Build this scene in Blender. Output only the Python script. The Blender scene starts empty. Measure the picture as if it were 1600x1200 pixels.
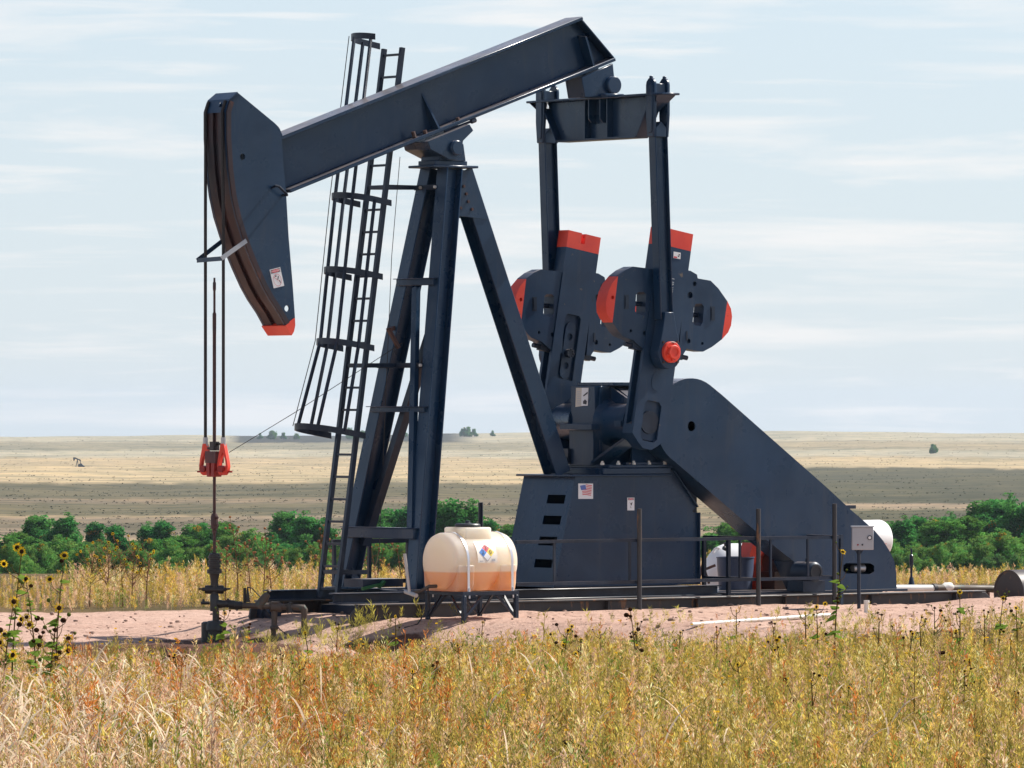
import bpy, bmesh, math, random
import numpy as np
from mathutils import Vector, Matrix
from mathutils.geometry import tessellate_polygon

random.seed(7)
RNG = np.random.default_rng(11)
S = bpy.context.scene
COL = S.collection
V = Vector
HAZE = True

# ------------------------------------------------------------------ camera model
F, CX, HY, HC = 9700.0, 800.0, 640.0, 2.85
O = V((1.243, 88.0, 0.0))
EX, EY = V((.8, .6, 0)), V((-.6, .8, 0))
TH = math.atan2(.6, .8)
PM = Matrix.Translation(O) @ Matrix.Rotation(TH, 4, 'Z')
ID = Matrix.Identity(4)
CAM = V((0, 0, HC))

def ray(px, py):
    return V(((px - CX) / F, 1.0, -(py - HY) / F))

def L(px, py, v):
    """photo point -> point of the pump's own frame lying on its lengthwise plane v"""
    d = ray(px, py); c = CAM - O
    t = (v - c.dot(EY)) / d.dot(EY)
    p = c + d * t
    return V((p.dot(EX), v, p.z))

def LU(px, py, u):
    """same, on the crosswise plane u"""
    d = ray(px, py); c = CAM - O
    t = (u - c.dot(EX)) / d.dot(EX)
    p = c + d * t
    return V((u, p.dot(EY), p.z))

def W(px, py, y):
    return CAM + ray(px, py) * y

def A(p):
    return O + EX * p[0] + EY * p[1] + V((0, 0, p[2]))

# ------------------------------------------------------------------ materials
def new_mat(name):
    m = bpy.data.materials.new(name); m.use_nodes = True
    nt = m.node_tree; nt.nodes.clear()
    out = nt.nodes.new('ShaderNodeOutputMaterial')
    b = nt.nodes.new('ShaderNodeBsdfPrincipled')
    nt.links.new(b.outputs[0], out.inputs[0])
    return m, nt, b, out

def ramp(nt, src, stops):
    r = nt.nodes.new('ShaderNodeValToRGB')
    el = r.color_ramp.elements
    while len(el) < len(stops): el.new(.5)
    for e, (p, c) in zip(el, stops):
        e.position = p
        e.color = (c[0], c[1], c[2], 1) if hasattr(c, '__len__') else (c, c, c, 1)
    nt.links.new(src, r.inputs[0])
    return r.outputs[0]

def noise(nt, scale, detail=4, rough=.55, coord='Object', stretch=(1, 1, 1), dist=0):
    tc = nt.nodes.new('ShaderNodeTexCoord')
    mp = nt.nodes.new('ShaderNodeMapping'); mp.inputs['Scale'].default_value = stretch
    n = nt.nodes.new('ShaderNodeTexNoise')
    n.inputs['Scale'].default_value = scale; n.inputs['Detail'].default_value = detail
    n.inputs['Roughness'].default_value = rough; n.inputs['Distortion'].default_value = dist
    nt.links.new(tc.outputs[coord], mp.inputs[0]); nt.links.new(mp.outputs[0], n.inputs['Vector'])
    return n.outputs['Fac']

def mixc(nt, fac, a, b):
    m = nt.nodes.new('ShaderNodeMix'); m.data_type = 'RGBA'
    if hasattr(fac, 'links') or hasattr(fac, 'is_linked'): nt.links.new(fac, m.inputs[0])
    else: m.inputs[0].default_value = fac
    for k, x in ((6, a), (7, b)):
        if hasattr(x, 'is_linked'): nt.links.new(x, m.inputs[k])
        else: m.inputs[k].default_value = (*x, 1)
    return m.outputs[2]

def bump(nt, b, src, strength, dist=.01):
    n = nt.nodes.new('ShaderNodeBump'); n.inputs['Strength'].default_value = strength
    n.inputs['Distance'].default_value = dist
    nt.links.new(src, n.inputs['Height']); nt.links.new(n.outputs[0], b.inputs['Normal'])

def paint(name, c1, c2, rough=.42, metal=0., wear=None, wear_amt=.62, scale=1.3, bumpy=.15, streak=False):
    m, nt, b, out = new_mat(name)
    n1 = noise(nt, scale, 5, .6)
    col = mixc(nt, ramp(nt, n1, [(.3, 0), (.7, 1)]), c1, c2)
    rbase = ramp(nt, noise(nt, 2.3, 4), [(.3, max(.05, rough - .1)), (.7, rough + .12)])
    if 'navy' in name or 'blue_black' in name:
        # chalky sun-faded patches, dust runs and small rusty chips
        f1 = ramp(nt, noise(nt, .55, 7, .66, dist=.6), [(.46, 0), (.68, .75)])
        col = mixc(nt, f1, col, (.024, .050, .092))
        f2 = ramp(nt, noise(nt, 5., 6, .7, stretch=(1, 1, .12)), [(.54, 0), (.78, .48)])
        col = mixc(nt, f2, col, (.066, .070, .076))
        f3 = ramp(nt, noise(nt, 15., 5, .75), [(.70, 0), (.745, .8)])
        gate = ramp(nt, noise(nt, .9, 3, .6), [(.50, 0), (.62, 1)])
        mm = nt.nodes.new('ShaderNodeMath'); mm.operation = 'MULTIPLY'; nt.links.new(f3, mm.inputs[0]); nt.links.new(gate, mm.inputs[1])
        col = mixc(nt, mm.outputs[0], col, (.115, .058, .035))
        b.inputs['Specular IOR Level'].default_value = .30; b.inputs['Coat Weight'].default_value = .22; b.inputs['Coat Roughness'].default_value = .22
    if wear is not None:
        n2 = noise(nt, 6.5, 6, .68, stretch=(1, 1, .25) if streak else (1, 1, 1))
        f = ramp(nt, n2, [(wear_amt, 0), (wear_amt + .06, 1)])
        col = mixc(nt, f, col, wear)
    if 'navy' in name or 'blue_black' in name or 'rail' in name:      # road dust settled on level tops
        ge = nt.nodes.new('ShaderNodeNewGeometry'); sp_ = nt.nodes.new('ShaderNodeSeparateXYZ'); nt.links.new(ge.outputs['True Normal'], sp_.inputs[0])
        up = ramp(nt, sp_.outputs[2], [(.80, 0), (.96, 1)]); dn = ramp(nt, noise(nt, 4., 5, .7), [(.3, .25), (.65, .95 if 'rail' in name else .6)])
        mm = nt.nodes.new('ShaderNodeMath'); mm.operation = 'MULTIPLY'; nt.links.new(up, mm.inputs[0]); nt.links.new(dn, mm.inputs[1])
        col = mixc(nt, mm.outputs[0], col, (.36, .29, .245))
    nt.links.new(col, b.inputs['Base Color']); nt.links.new(rbase, b.inputs['Roughness'])
    b.inputs['Metallic'].default_value = metal
    if bumpy: bump(nt, b, noise(nt, 1.9, 5, .55), bumpy * 1.6, .012)
    return m

NAVY = ((.003, .020, .052), (.008, .037, .088))
M = {}
M['navy'] = paint('navy_paint', *NAVY, rough=.31, wear=(.10, .10, .10), wear_amt=.77, scale=.8)
M['navy_worn'] = paint('worn_navy_paint', *NAVY, rough=.45, wear=(.13, .105, .08), wear_amt=.66)
M['navy_dark'] = paint('blue_black_paint', (.005, .011, .024), (.009, .017, .036), rough=.42)
M['rail_paint'] = paint('dusty_rail_paint', (.022, .027, .036), (.040, .036, .034), rough=.5, wear=(.17, .085, .04), wear_amt=.57, streak=True)
M['rust'] = paint('rusted_steel', (.085, .030, .020), (.040, .022, .020), rough=.62, wear=(.017, .019, .025), wear_amt=.55, streak=True, scale=2.5)
M['track'] = paint('greasy_rust', (.044, .012, .011), (.012, .013, .020), rough=.55, wear=(.085, .026, .018), wear_amt=.60, streak=True, scale=1.6)
M['red'] = paint('safety_red_paint', (.84, .075, .036), (.66, .045, .026), rough=.5, wear=(.16, .035, .028), wear_amt=.63, scale=2.2)
M['red_dark'] = paint('dirty_red_paint', (.36, .022, .016), (.22, .016, .014), rough=.5, wear=(.05, .012, .012), wear_amt=.62, scale=9)
M['maroon'] = paint('greasy_maroon', (.11, .014, .016), (.06, .012, .014), rough=.5, scale=7)
M['steel'] = paint('galvanized_steel', (.42, .43, .44), (.55, .55, .55), rough=.42, metal=.7)
M['bolt'] = paint('bright_bolt', (.65, .63, .58), (.5, .48, .45), rough=.4, metal=.3)
M['cable'] = paint('greasy_cable', (.012, .011, .012), (.028, .022, .02), rough=.6, scale=40, bumpy=.6)
M['rod'] = paint('rod_rust', (.085, .028, .022), (.04, .02, .02), rough=.55, scale=8)
M['well'] = paint('oily_black_iron', (.012, .013, .014), (.035, .03, .027), rough=.48, wear=(.07, .045, .03), wear_amt=.66, scale=6)
M['pipe'] = paint('weathered_pipe', (.06, .045, .036), (.10, .07, .05), rough=.6, wear=(.045, .085, .07), wear_amt=.6, scale=7)
M['white'] = paint('white_paint', (.78, .78, .77), (.70, .69, .67), rough=.4, wear=(.45, .38, .30), wear_amt=.72)
M['pvc'] = paint('white_pvc', (.78, .77, .73), (.62, .59, .52), rough=.5)
M['greymetal'] = paint('grey_box_paint', (.36, .38, .41), (.44, .46, .48), rough=.45, metal=.2)
M['sticker'] = paint('sticker_white', (.80, .80, .80), (.74, .74, .74), rough=.5, bumpy=0)
M['ink_black'] = paint('ink_black', (.02, .02, .025), (.03, .03, .035), rough=.6, bumpy=0)
M['ink_red'] = paint('ink_red', (.66, .05, .07), (.6, .05, .07), rough=.6, bumpy=0)
M['ink_pink'] = paint('ink_pale_red', (.70, .30, .32), (.66, .28, .30), rough=.6, bumpy=0)
M['ink_blue'] = paint('ink_blue', (.06, .22, .62), (.08, .25, .62), rough=.6, bumpy=0)
M['ink_flag'] = paint('ink_flag_blue', (.10, .16, .45), (.12, .18, .48), rough=.6, bumpy=0)
M['ink_yellow'] = paint('ink_yellow', (.85, .65, .10), (.8, .6, .1), rough=.6, bumpy=0)
M['ink_grey'] = paint('ink_grey', (.45, .46, .48), (.5, .5, .5), rough=.6, bumpy=0)
M['cream_paper'] = paint('aged_label', (.62, .55, .45), (.70, .64, .55), rough=.6, bumpy=0)
M['placard'] = paint('clear_placard', (.84, .79, .70), (.86, .80, .70), rough=.4, bumpy=0)
M['drum'] = paint('blue_grey_plastic', (.06, .085, .15), (.08, .105, .18), rough=.45)
M['green'] = paint('green_paint', (.010, .10, .025), (.015, .13, .035), rough=.45)
M['lid'] = paint('black_plastic', (.02, .022, .028), (.03, .033, .04), rough=.4)
M['strap'] = paint('strap_steel', (.62, .64, .68), (.72, .73, .76), rough=.35, metal=.5)
M['drum_steel'] = paint('brown_black_steel', (.035, .03, .032), (.07, .05, .045), rough=.5, wear=(.14, .07, .04), wear_amt=.6)

# tank plastic: translucent, with the orange liquid seen through it below its level
m, nt, b, out = new_mat('tank_plastic')
g = nt.nodes.new('ShaderNodeTexCoord'); sx = nt.nodes.new('ShaderNodeSeparateXYZ')
nt.links.new(g.outputs['Object'], sx.inputs[0])
TANK_LEVEL = nt.nodes.new('ShaderNodeMath'); TANK_LEVEL.operation = 'SUBTRACT'
nt.links.new(sx.outputs[2], TANK_LEVEL.inputs[0]); TANK_LEVEL.inputs[1].default_value = .5
nn = noise(nt, 5, 3)
hi = mixc(nt, nn, (.94, .88, .76), (.90, .83, .70)); lo = mixc(nt, nn, (.92, .56, .40), (.95, .52, .24))
cc = mixc(nt, ramp(nt, TANK_LEVEL.outputs[0], [(0, 0), (.022, 1)]), lo, hi)
nt.links.new(cc, b.inputs['Base Color']); b.inputs['Roughness'].default_value = .42
b.inputs['Subsurface Weight'].default_value = .8; b.inputs['Subsurface Radius'].default_value = (1, .85, .65); b.inputs['Subsurface Scale'].default_value = .6
tr = nt.nodes.new('ShaderNodeBsdfTranslucent'); nt.links.new(cc, tr.inputs[0])
mx = nt.nodes.new('ShaderNodeMixShader'); mx.inputs[0].default_value = .5
nt.links.new(b.outputs[0], mx.inputs[1]); nt.links.new(tr.outputs[0], mx.inputs[2]); nt.links.new(mx.outputs[0], out.inputs[0])
M['tank'] = m

def leafy(name, trans=.4, rough=.7, attr='Col', c1=None, c2=None, scale=3.):
    m, nt, b, out = new_mat(name)
    nt.nodes.remove(b)
    d = nt.nodes.new('ShaderNodeBsdfDiffuse'); t = nt.nodes.new('ShaderNodeBsdfTranslucent')
    if c1 is None:
        a = nt.nodes.new('ShaderNodeAttribute'); a.attribute_name = attr; col = a.outputs['Color']
    else:
        col = mixc(nt, ramp(nt, noise(nt, scale, 3), [(.35, 0), (.65, 1)]), c1, c2)
    nt.links.new(col, d.inputs[0]); nt.links.new(col, t.inputs[0])
    mx = nt.nodes.new('ShaderNodeMixShader'); mx.inputs[0].default_value = trans
    nt.links.new(d.outputs[0], mx.inputs[1]); nt.links.new(t.outputs[0], mx.inputs[2]); nt.links.new(mx.outputs[0], out.inputs[0])
    return m
M['grass'] = leafy('grass_blades', .42)
M['foliage'] = leafy('tree_leaves', .5)
M['sage'] = leafy('sagebrush_leaves', .15)
M['bark'] = paint('bark', (.10, .085, .07), (.16, .14, .12), rough=.9, scale=2)
M['stalk'] = leafy('plant_stalk', .2, c1=(.13, .10, .035), c2=(.16, .09, .04))
M['leaf'] = leafy('sunflower_leaf', .45, c1=(.13, .22, .03), c2=(.20, .30, .05), scale=8)
M['petal'] = leafy('yellow_petals', .4, c1=(.85, .50, .02), c2=(.90, .60, .03), scale=12)
M['seed'] = leafy('dark_flower_disc', .05, c1=(.030, .014, .008), c2=(.055, .028, .012), scale=20)
M['bud'] = leafy('green_bud', .3, c1=(.12, .18, .04), c2=(.20, .20, .06), scale=20)
M['dead'] = leafy('dead_stalk', .25, c1=(.30, .17, .09), c2=(.22, .12, .07), scale=6)
M['deadhead'] = leafy('dead_flower_head', .3, c1=(.46, .23, .11), c2=(.34, .17, .09), scale=15)

# ------------------------------------------------------------------ mesh helpers
class MB:
    def __init__(s, M=PM):
        s.v = []; s.f = []; s.fm = []; s.mi = 0; s.M = M
    def add(s, vs, fs):
        n = len(s.v); s.v += [V(x) for x in vs]
        for f in fs: s.f.append([i + n for i in f]); s.fm.append(s.mi)
    def prism(s, loops, off):
        """flat outline (first loop) with holes (other loops), pushed along off"""
        if not isinstance(loops[0], list): loops = [list(loops)]
        loops = [[V(p) for p in l] for l in loops]; off = V(off)
        flat = [p for l in loops for p in l]; n = len(flat)
        if len(loops) == 1 and len(loops[0]) <= 4: tris = [tuple(range(n))]
        else: tris = tessellate_polygon(loops)
        fs = [tuple(t) for t in tris] + [tuple(i + n for i in reversed(t)) for t in tris]
        k = 0
        for l in loops:
            m = len(l)
            for i in range(m):
                j = (i + 1) % m
                fs.append((k + i, k + j, k + j + n, k + i + n))
            k += m
        s.add(flat + [p + off for p in flat], fs)
        return s
    def box(s, a, b):
        x0, x1 = sorted((a[0], b[0])); y0, y1 = sorted((a[1], b[1])); z0, z1 = sorted((a[2], b[2]))
        return s.prism([V((x0, y0, z0)), V((x1, y0, z0)), V((x1, y1, z0)), V((x0, y1, z0))], (0, 0, z1 - z0))
    def bar(s, a, b, w, h, across=(0, 1, 0)):
        a, b = V(a), V(b); d = (b - a).normalized()
        ac = V(across); ac = (ac - d * ac.dot(d)).normalized(); up = d.cross(ac)
        q = [a + ac * (w / 2 * i) + up * (h / 2 * j) for i, j in ((-1, -1), (1, -1), (1, 1), (-1, 1))]
        return s.prism(q, b - a)
    def hbeam(s, a, b, w, h, tf=.02, tw=.015, across=(0, 1, 0)):
        """I section: flanges of width w (along across), h apart"""
        a, b = V(a), V(b); d = (b - a).normalized()
        ac = V(across); ac = (ac - d * ac.dot(d)).normalized(); up = d.cross(ac)
        for sgn in (-1, 1):
            c = up * (sgn * (h / 2 - tf / 2)); s.bar(a + c, b + c, w, tf, ac)
        s.bar(a, b, tw, h - 2 * tf, ac)
        return s
    def tube(s, pts, r, seg=10, cap=True):
        pts = [V(p) for p in pts]; n = len(pts)
        rs = r if hasattr(r, '__len__') else [r] * n
        ref = V((.31, .17, .93)); vs = []; fs = []
        for i, p in enumerate(pts):
            t = (pts[min(i + 1, n - 1)] - pts[max(i - 1, 0)]).normalized()
            if abs(t.dot(ref)) > .97: ref = V((.93, .2, .3))
            x = (ref - t * ref.dot(t)).normalized(); y = t.cross(x)
            for k in range(seg):
                a = 2 * math.pi * k / seg
                vs.append(p + (x * math.cos(a) + y * math.sin(a)) * rs[i])
        for i in range(n - 1):
            for k in range(seg):
                k2 = (k + 1) % seg
                fs.append((i * seg + k, i * seg + k2, (i + 1) * seg + k2, (i + 1) * seg + k))
        if cap:
            fs.append(tuple(range(seg))[::-1]); fs.append(tuple((n - 1) * seg + k for k in range(seg)))
        s.add(vs, fs); return s
    def cyl(s, a, b, r, r2=None, seg=24):
        return s.tube([a, b], [r, r if r2 is None else r2], seg)
    def lathe(s, base, axis, prof, seg=24):
        base, axis = V(base), V(axis).normalized()
        ref = V((0, 0, 1)) if abs(axis.z) < .9 else V((1, 0, 0))
        x = (ref - axis * ref.dot(axis)).normalized(); y = axis.cross(x); vs = []; fs = []
        for r, h in prof:
            for k in range(seg):
                a = 2 * math.pi * k / seg
                vs.append(base + axis * h + (x * math.cos(a) + y * math.sin(a)) * max(r, 1e-4))
        n = len(prof)
        for i in range(n - 1):
            for k in range(seg):
                k2 = (k + 1) % seg
                fs.append((i * seg + k, i * seg + k2, (i + 1) * seg + k2, (i + 1) * seg + k))
        fs.append(tuple(range(seg))[::-1]); fs.append(tuple((n - 1) * seg + k for k in range(seg)))
        s.add(vs, fs); return s
    def ball(s, c, r, seg=10, rings=6, sq=(1, 1, 1)):
        c = V(c); prof = []; vs = []; fs = []
        for i in range(rings + 1):
            t = math.pi * i / rings
            for k in range(seg):
                a = 2 * math.pi * k / seg
                vs.append(c + V((math.sin(t) * math.cos(a) * r * sq[0], math.sin(t) * math.sin(a) * r * sq[1], math.cos(t) * r * sq[2])))
        for i in range(rings):
            for k in range(seg):
                k2 = (k + 1) % seg
                fs.append((i * seg + k, (i + 1) * seg + k, (i + 1) * seg + k2, i * seg + k2))
        s.add(vs, fs); return s
    def build(s, name, mats, parent=None, at=None, angle=35, label=None, bevel=0, flat=False):
        if not isinstance(mats, (list, tuple)): mats = [mats]
        mats = [M[x] if isinstance(x, str) else x for x in mats]
        me = bpy.data.meshes.new(name)
        if parent is not None: inv = MW[parent.name].inverted() @ s.M
        elif at is not None: inv = at.inverted() @ s.M
        else: inv = s.M
        me.from_pydata([inv @ p for p in s.v], [], s.f)
        me.polygons.foreach_set('material_index', s.fm)
        if not flat:
            bm = bmesh.new(); bm.from_mesh(me)
            bmesh.ops.remove_doubles(bm, verts=bm.verts, dist=1e-5)
            bmesh.ops.recalc_face_normals(bm, faces=bm.faces)
            bm.to_mesh(me); bm.free()
        for x in mats: me.materials.append(x)
        me.polygons.foreach_set('use_smooth', [True] * len(me.polygons))
        try: me.set_sharp_from_angle(angle=math.radians(angle))
        except Exception: pass
        o = bpy.data.objects.new(name, me); COL.objects.link(o)
        if parent is not None:
            o.parent = parent; MW[o.name] = MW[parent.name]
        else:
            mw = at if at is not None else ID
            o.matrix_world = mw; MW[o.name] = mw
        if label: o['label'] = label
        if not bevel and parent is not None and name in EDGED: bevel = .008
        if bevel:
            md = o.modifiers.new('bevel', 'BEVEL'); md.width = bevel; md.segments = 1 if bevel < .01 else 2; md.limit_method = 'ANGLE'; md.angle_limit = .6
        return o

MW = {}
EDGED = {'walking_beam', 'samson_post', 'leg', 'equalizer', 'pitman_arm', 'gearbox', 'saddle', 'skid_rail', 'upper_base', 'top_plate', 'clevis', 'tail_bearing', 'wrist_bearing', 'cross_brace'}
def tag(o, label=None, cat=None, group=None, kind=None):
    if label: o['label'] = label
    if cat: o['category'] = cat
    if group: o['group'] = group
    if kind: o['kind'] = kind
    return o

def thing(name, mw, label, cat, group=None):
    o = bpy.data.objects.new(name, None); COL.objects.link(o)
    o.empty_display_size = .2; o.matrix_world = mw; MW[o.name] = mw
    return tag(o, label, cat, group)

def copy_tree(o, parent=None):
    c = o.copy(); COL.objects.link(c)
    if parent is not None: c.parent = parent
    for ch in list(o.children): copy_tree(ch, c)
    return c

def at_pump(u, v, z=0): return PM @ Matrix.Translation(V((u, v, z)))
def at_world(p, rz=0): return Matrix.Translation(V(p)) @ Matrix.Rotation(rz, 4, 'Z')

def text_into(mb, txt, origin, xd, yd, size, depth=0.0, mi=0):
    """flat lettering laid on a surface: origin = centre, xd/yd = unit directions"""
    cu = bpy.data.curves.new('lettering', 'FONT'); cu.body = txt; cu.size = 1; cu.align_x = 'CENTER'; cu.align_y = 'CENTER'
    ob = bpy.data.objects.new('lettering', cu); COL.objects.link(ob)
    dg = bpy.context.evaluated_depsgraph_get()
    me = bpy.data.meshes.new_from_object(ob.evaluated_get(dg))
    o, xd, yd = V(origin), V(xd), V(yd)
    vs = [o + xd * (p.co.x * size) + yd * (p.co.y * size) for p in me.vertices]
    k = mb.mi; mb.mi = mi
    mb.add(vs, [tuple(p.vertices) for p in me.polygons]); mb.mi = k
    bpy.data.objects.remove(ob); bpy.data.meshes.remove(me); bpy.data.curves.remove(cu)

def circ(cx, cy, rx, ry, n=24, a0=0, a1=2 * math.pi):
    full = abs(a1 - a0 - 2 * math.pi) < 1e-6
    k = n if full else n + 1
    return [(cx + rx * math.cos(a0 + (a1 - a0) * i / n), cy + ry * math.sin(a0 + (a1 - a0) * i / n)) for i in range(k)]

# ------------------------------------------------------------------ terrain
PD = np.array([-200., 40, 74, 100, 112, 200, 400, 650, 1000, 1800, 3000, 4500, 7000, 7600, 9500, 13000])
PZ = np.array([-.5, -.38, -.32, -.2, -.28, -3, -9.2, -15.2, -18.6, -23.5, -28, -30.8, -25.8, -27, -60, -120])
def _pchip(x, y):
    h = np.diff(x); d = np.diff(y) / h; m = np.zeros_like(y)
    for i in range(1, len(x) - 1):
        if d[i - 1] * d[i] > 0:
            w1 = 2 * h[i] + h[i - 1]; w2 = h[i] + 2 * h[i - 1]
            m[i] = (w1 + w2) / (w1 / d[i - 1] + w2 / d[i])
    m[0], m[-1] = d[0], d[-1]
    return m
PMM = _pchip(PD, PZ)
def prof(y):
    y = np.clip(y, PD[0], PD[-1]); i = np.clip(np.searchsorted(PD, y) - 1, 0, len(PD) - 2)
    h = PD[i + 1] - PD[i]; t = (y - PD[i]) / h
    return ((2*t**3 - 3*t**2 + 1) * PZ[i] + (t**3 - 2*t**2 + t) * h * PMM[i] + (-2*t**3 + 3*t**2) * PZ[i + 1] + (t**3 - t**2) * h * PMM[i + 1])
def sst(a, b, x):
    t = np.clip((x - a) / (b - a), 0, 1); return t * t * (3 - 2 * t)
_ph = RNG.uniform(0, 6.28, (40, 3)); _di = RNG.normal(size=(40, 2)); _di /= np.linalg.norm(_di, axis=1)[:, None]
def fld(x, y, sc, k0=0, n=6):
    """smooth field of sines, about -1..1"""
    r = 0
    for i in range(n):
        d = _di[k0 + i]; f = (1 + .45 * i) / sc
        r = r + np.sin((x * d[0] + y * d[1]) * f * 2 * math.pi + _ph[k0 + i, 0]) / (1 + .35 * i)
    return r / 2.2
def stain_shade(x, y):  # wellhead stain and wheel tracks, plus painted shade along the cut bank faces
    edge = 82.6 + .25 * np.sin(x * 2.1) + .12 * np.sin(x * 6.3 + 1)
    a = np.exp(-((y - edge + .1) / .42) ** 2) * sst(-6.9, -5.4, x) * (1 - sst(-3.3, -2.6, x))
    b = np.exp(-(((x + 4.05) / 1.0) ** 2 + ((y - 83.4) / 1.5) ** 2))
    c = .7 * np.exp(-((y - 82.9) / .3) ** 2) * sst(-2.5, -2.1, x) * (1 - sst(-1.3, -.9, x))
    r = 0
    for yr in (85.2, 86.9, 88.6, 90.3): r = r + .42 * np.exp(-((y - yr - .35 * np.sin(x * .45 + .4) - x * .05) / .11) ** 2) * (1 - sst(-3.8, -2.6, x)) * (.6 + .4 * np.sin(x * 1.7 + yr))
    return np.clip(a + b + c + r, 0, 1)
def zone(x, y):
    """1 on the bare pad, 0 on grassland"""
    e = .9 * fld(x, y, 5., 3)
    front = 74.0 + 4.0 * sst(-3.4, -1.2, x) + 2.2 * sst(1.5, 5, x) + e + .7 * fld(x, y * 0, 1.3, 14)
    back = 97. + .8 * fld(x, y, 7., 9) + 1.5 * sst(0, 8, x)
    m = sst(front - .5, front + .9, y) * (1 - sst(back - .5, back + .8, y))
    return m * sst(-30, -26, x) * (1 - sst(22, 26, x))
def gz(x, y):
    x = np.asarray(x, float); y = np.asarray(y, float)
    z = prof(y)
    near = sst(70, 82, y) * (1 - sst(99, 110, y)) * sst(-40, -20, x) * (1 - sst(30, 45, x))
    s = (x - O.x) * .8 + (y - O.y) * .6; t = -(x - O.x) * .6 + (y - O.y) * .8
    pad = -.30 + .33 * sst(-6.4, -4.5, s + np.minimum(t + 1.2, 0) * .4) * (1 - sst(1.3, 3.2, t) * (1 - sst(-3, 1, x))) + .02 * fld(x, y, 9., 2)
    z = z * (1 - near) + pad * near
    # drag mounds of dirt thrown along the near rail
    z = z + near * .09 * np.exp(-((t + 1.75) / .55) ** 2) * (.45 + .55 * fld(s, t * .3, 4.2, 12)) * sst(-5.5, -3, s)
    # low cut banks towards the camera, left of and beside the wellhead
    bx = sst(-6.6, -5.2, x) * (1 - sst(-3.2, -2.6, x)); edge = 82.6 + .25 * np.sin(x * 2.1) + .12 * np.sin(x * 6.3 + 1)
    z = z - .20 * bx * (1 - sst(edge - .10, edge + .10, y)) * sst(77, 80, y)
    bx = sst(-2.3, -1.9, x) * (1 - sst(-1.25, -1., x)); edge = 83.0 + .15 * np.sin(x * 5.1)
    z = z - .10 * bx * (1 - sst(edge - .08, edge + .08, y)) * sst(78, 81, y)
    # crumbs, ruts
    for k_, yr in ((0, 88.6), (1, 90.3)): z = z - near * .06 * np.exp(-((y - yr - .35 * np.sin(x * .45 + .4) - x * .05) / .17) ** 2) * (1 - sst(-3.5, -2, x))
    z = z + near * (.012 * fld(x, y, .9, 20) + .008 * fld(x, y, .37, 26))
    # far swells
    far = sst(800, 3000, y)
    z = z + far * (2.6 * np.sin(x / 260 + .3) + .9 * np.sin(x / 61 + 2) + .4 * np.sin(x / 23)) * sst(3500, 6500, y)
    z = z + sst(200, 500, y) * (1 - sst(4000, 6000, y)) * .9 * fld(x * .25, y * .05, 60, 30)
    return z
def g1(x, y): return float(gz(x, y))
def G(px, py):
    """photo point -> point of the ground"""
    lo, hi = 50., 110.
    ys = np.linspace(lo, hi, 1200); xs = (px - CX) / F * ys; zr = HC - (py - HY) / F * ys
    k = int(np.argmax(zr < gz(xs, ys))); y = ys[k]
    return V(((px - CX) / F * y, y, g1((px - CX) / F * y, y)))

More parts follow.
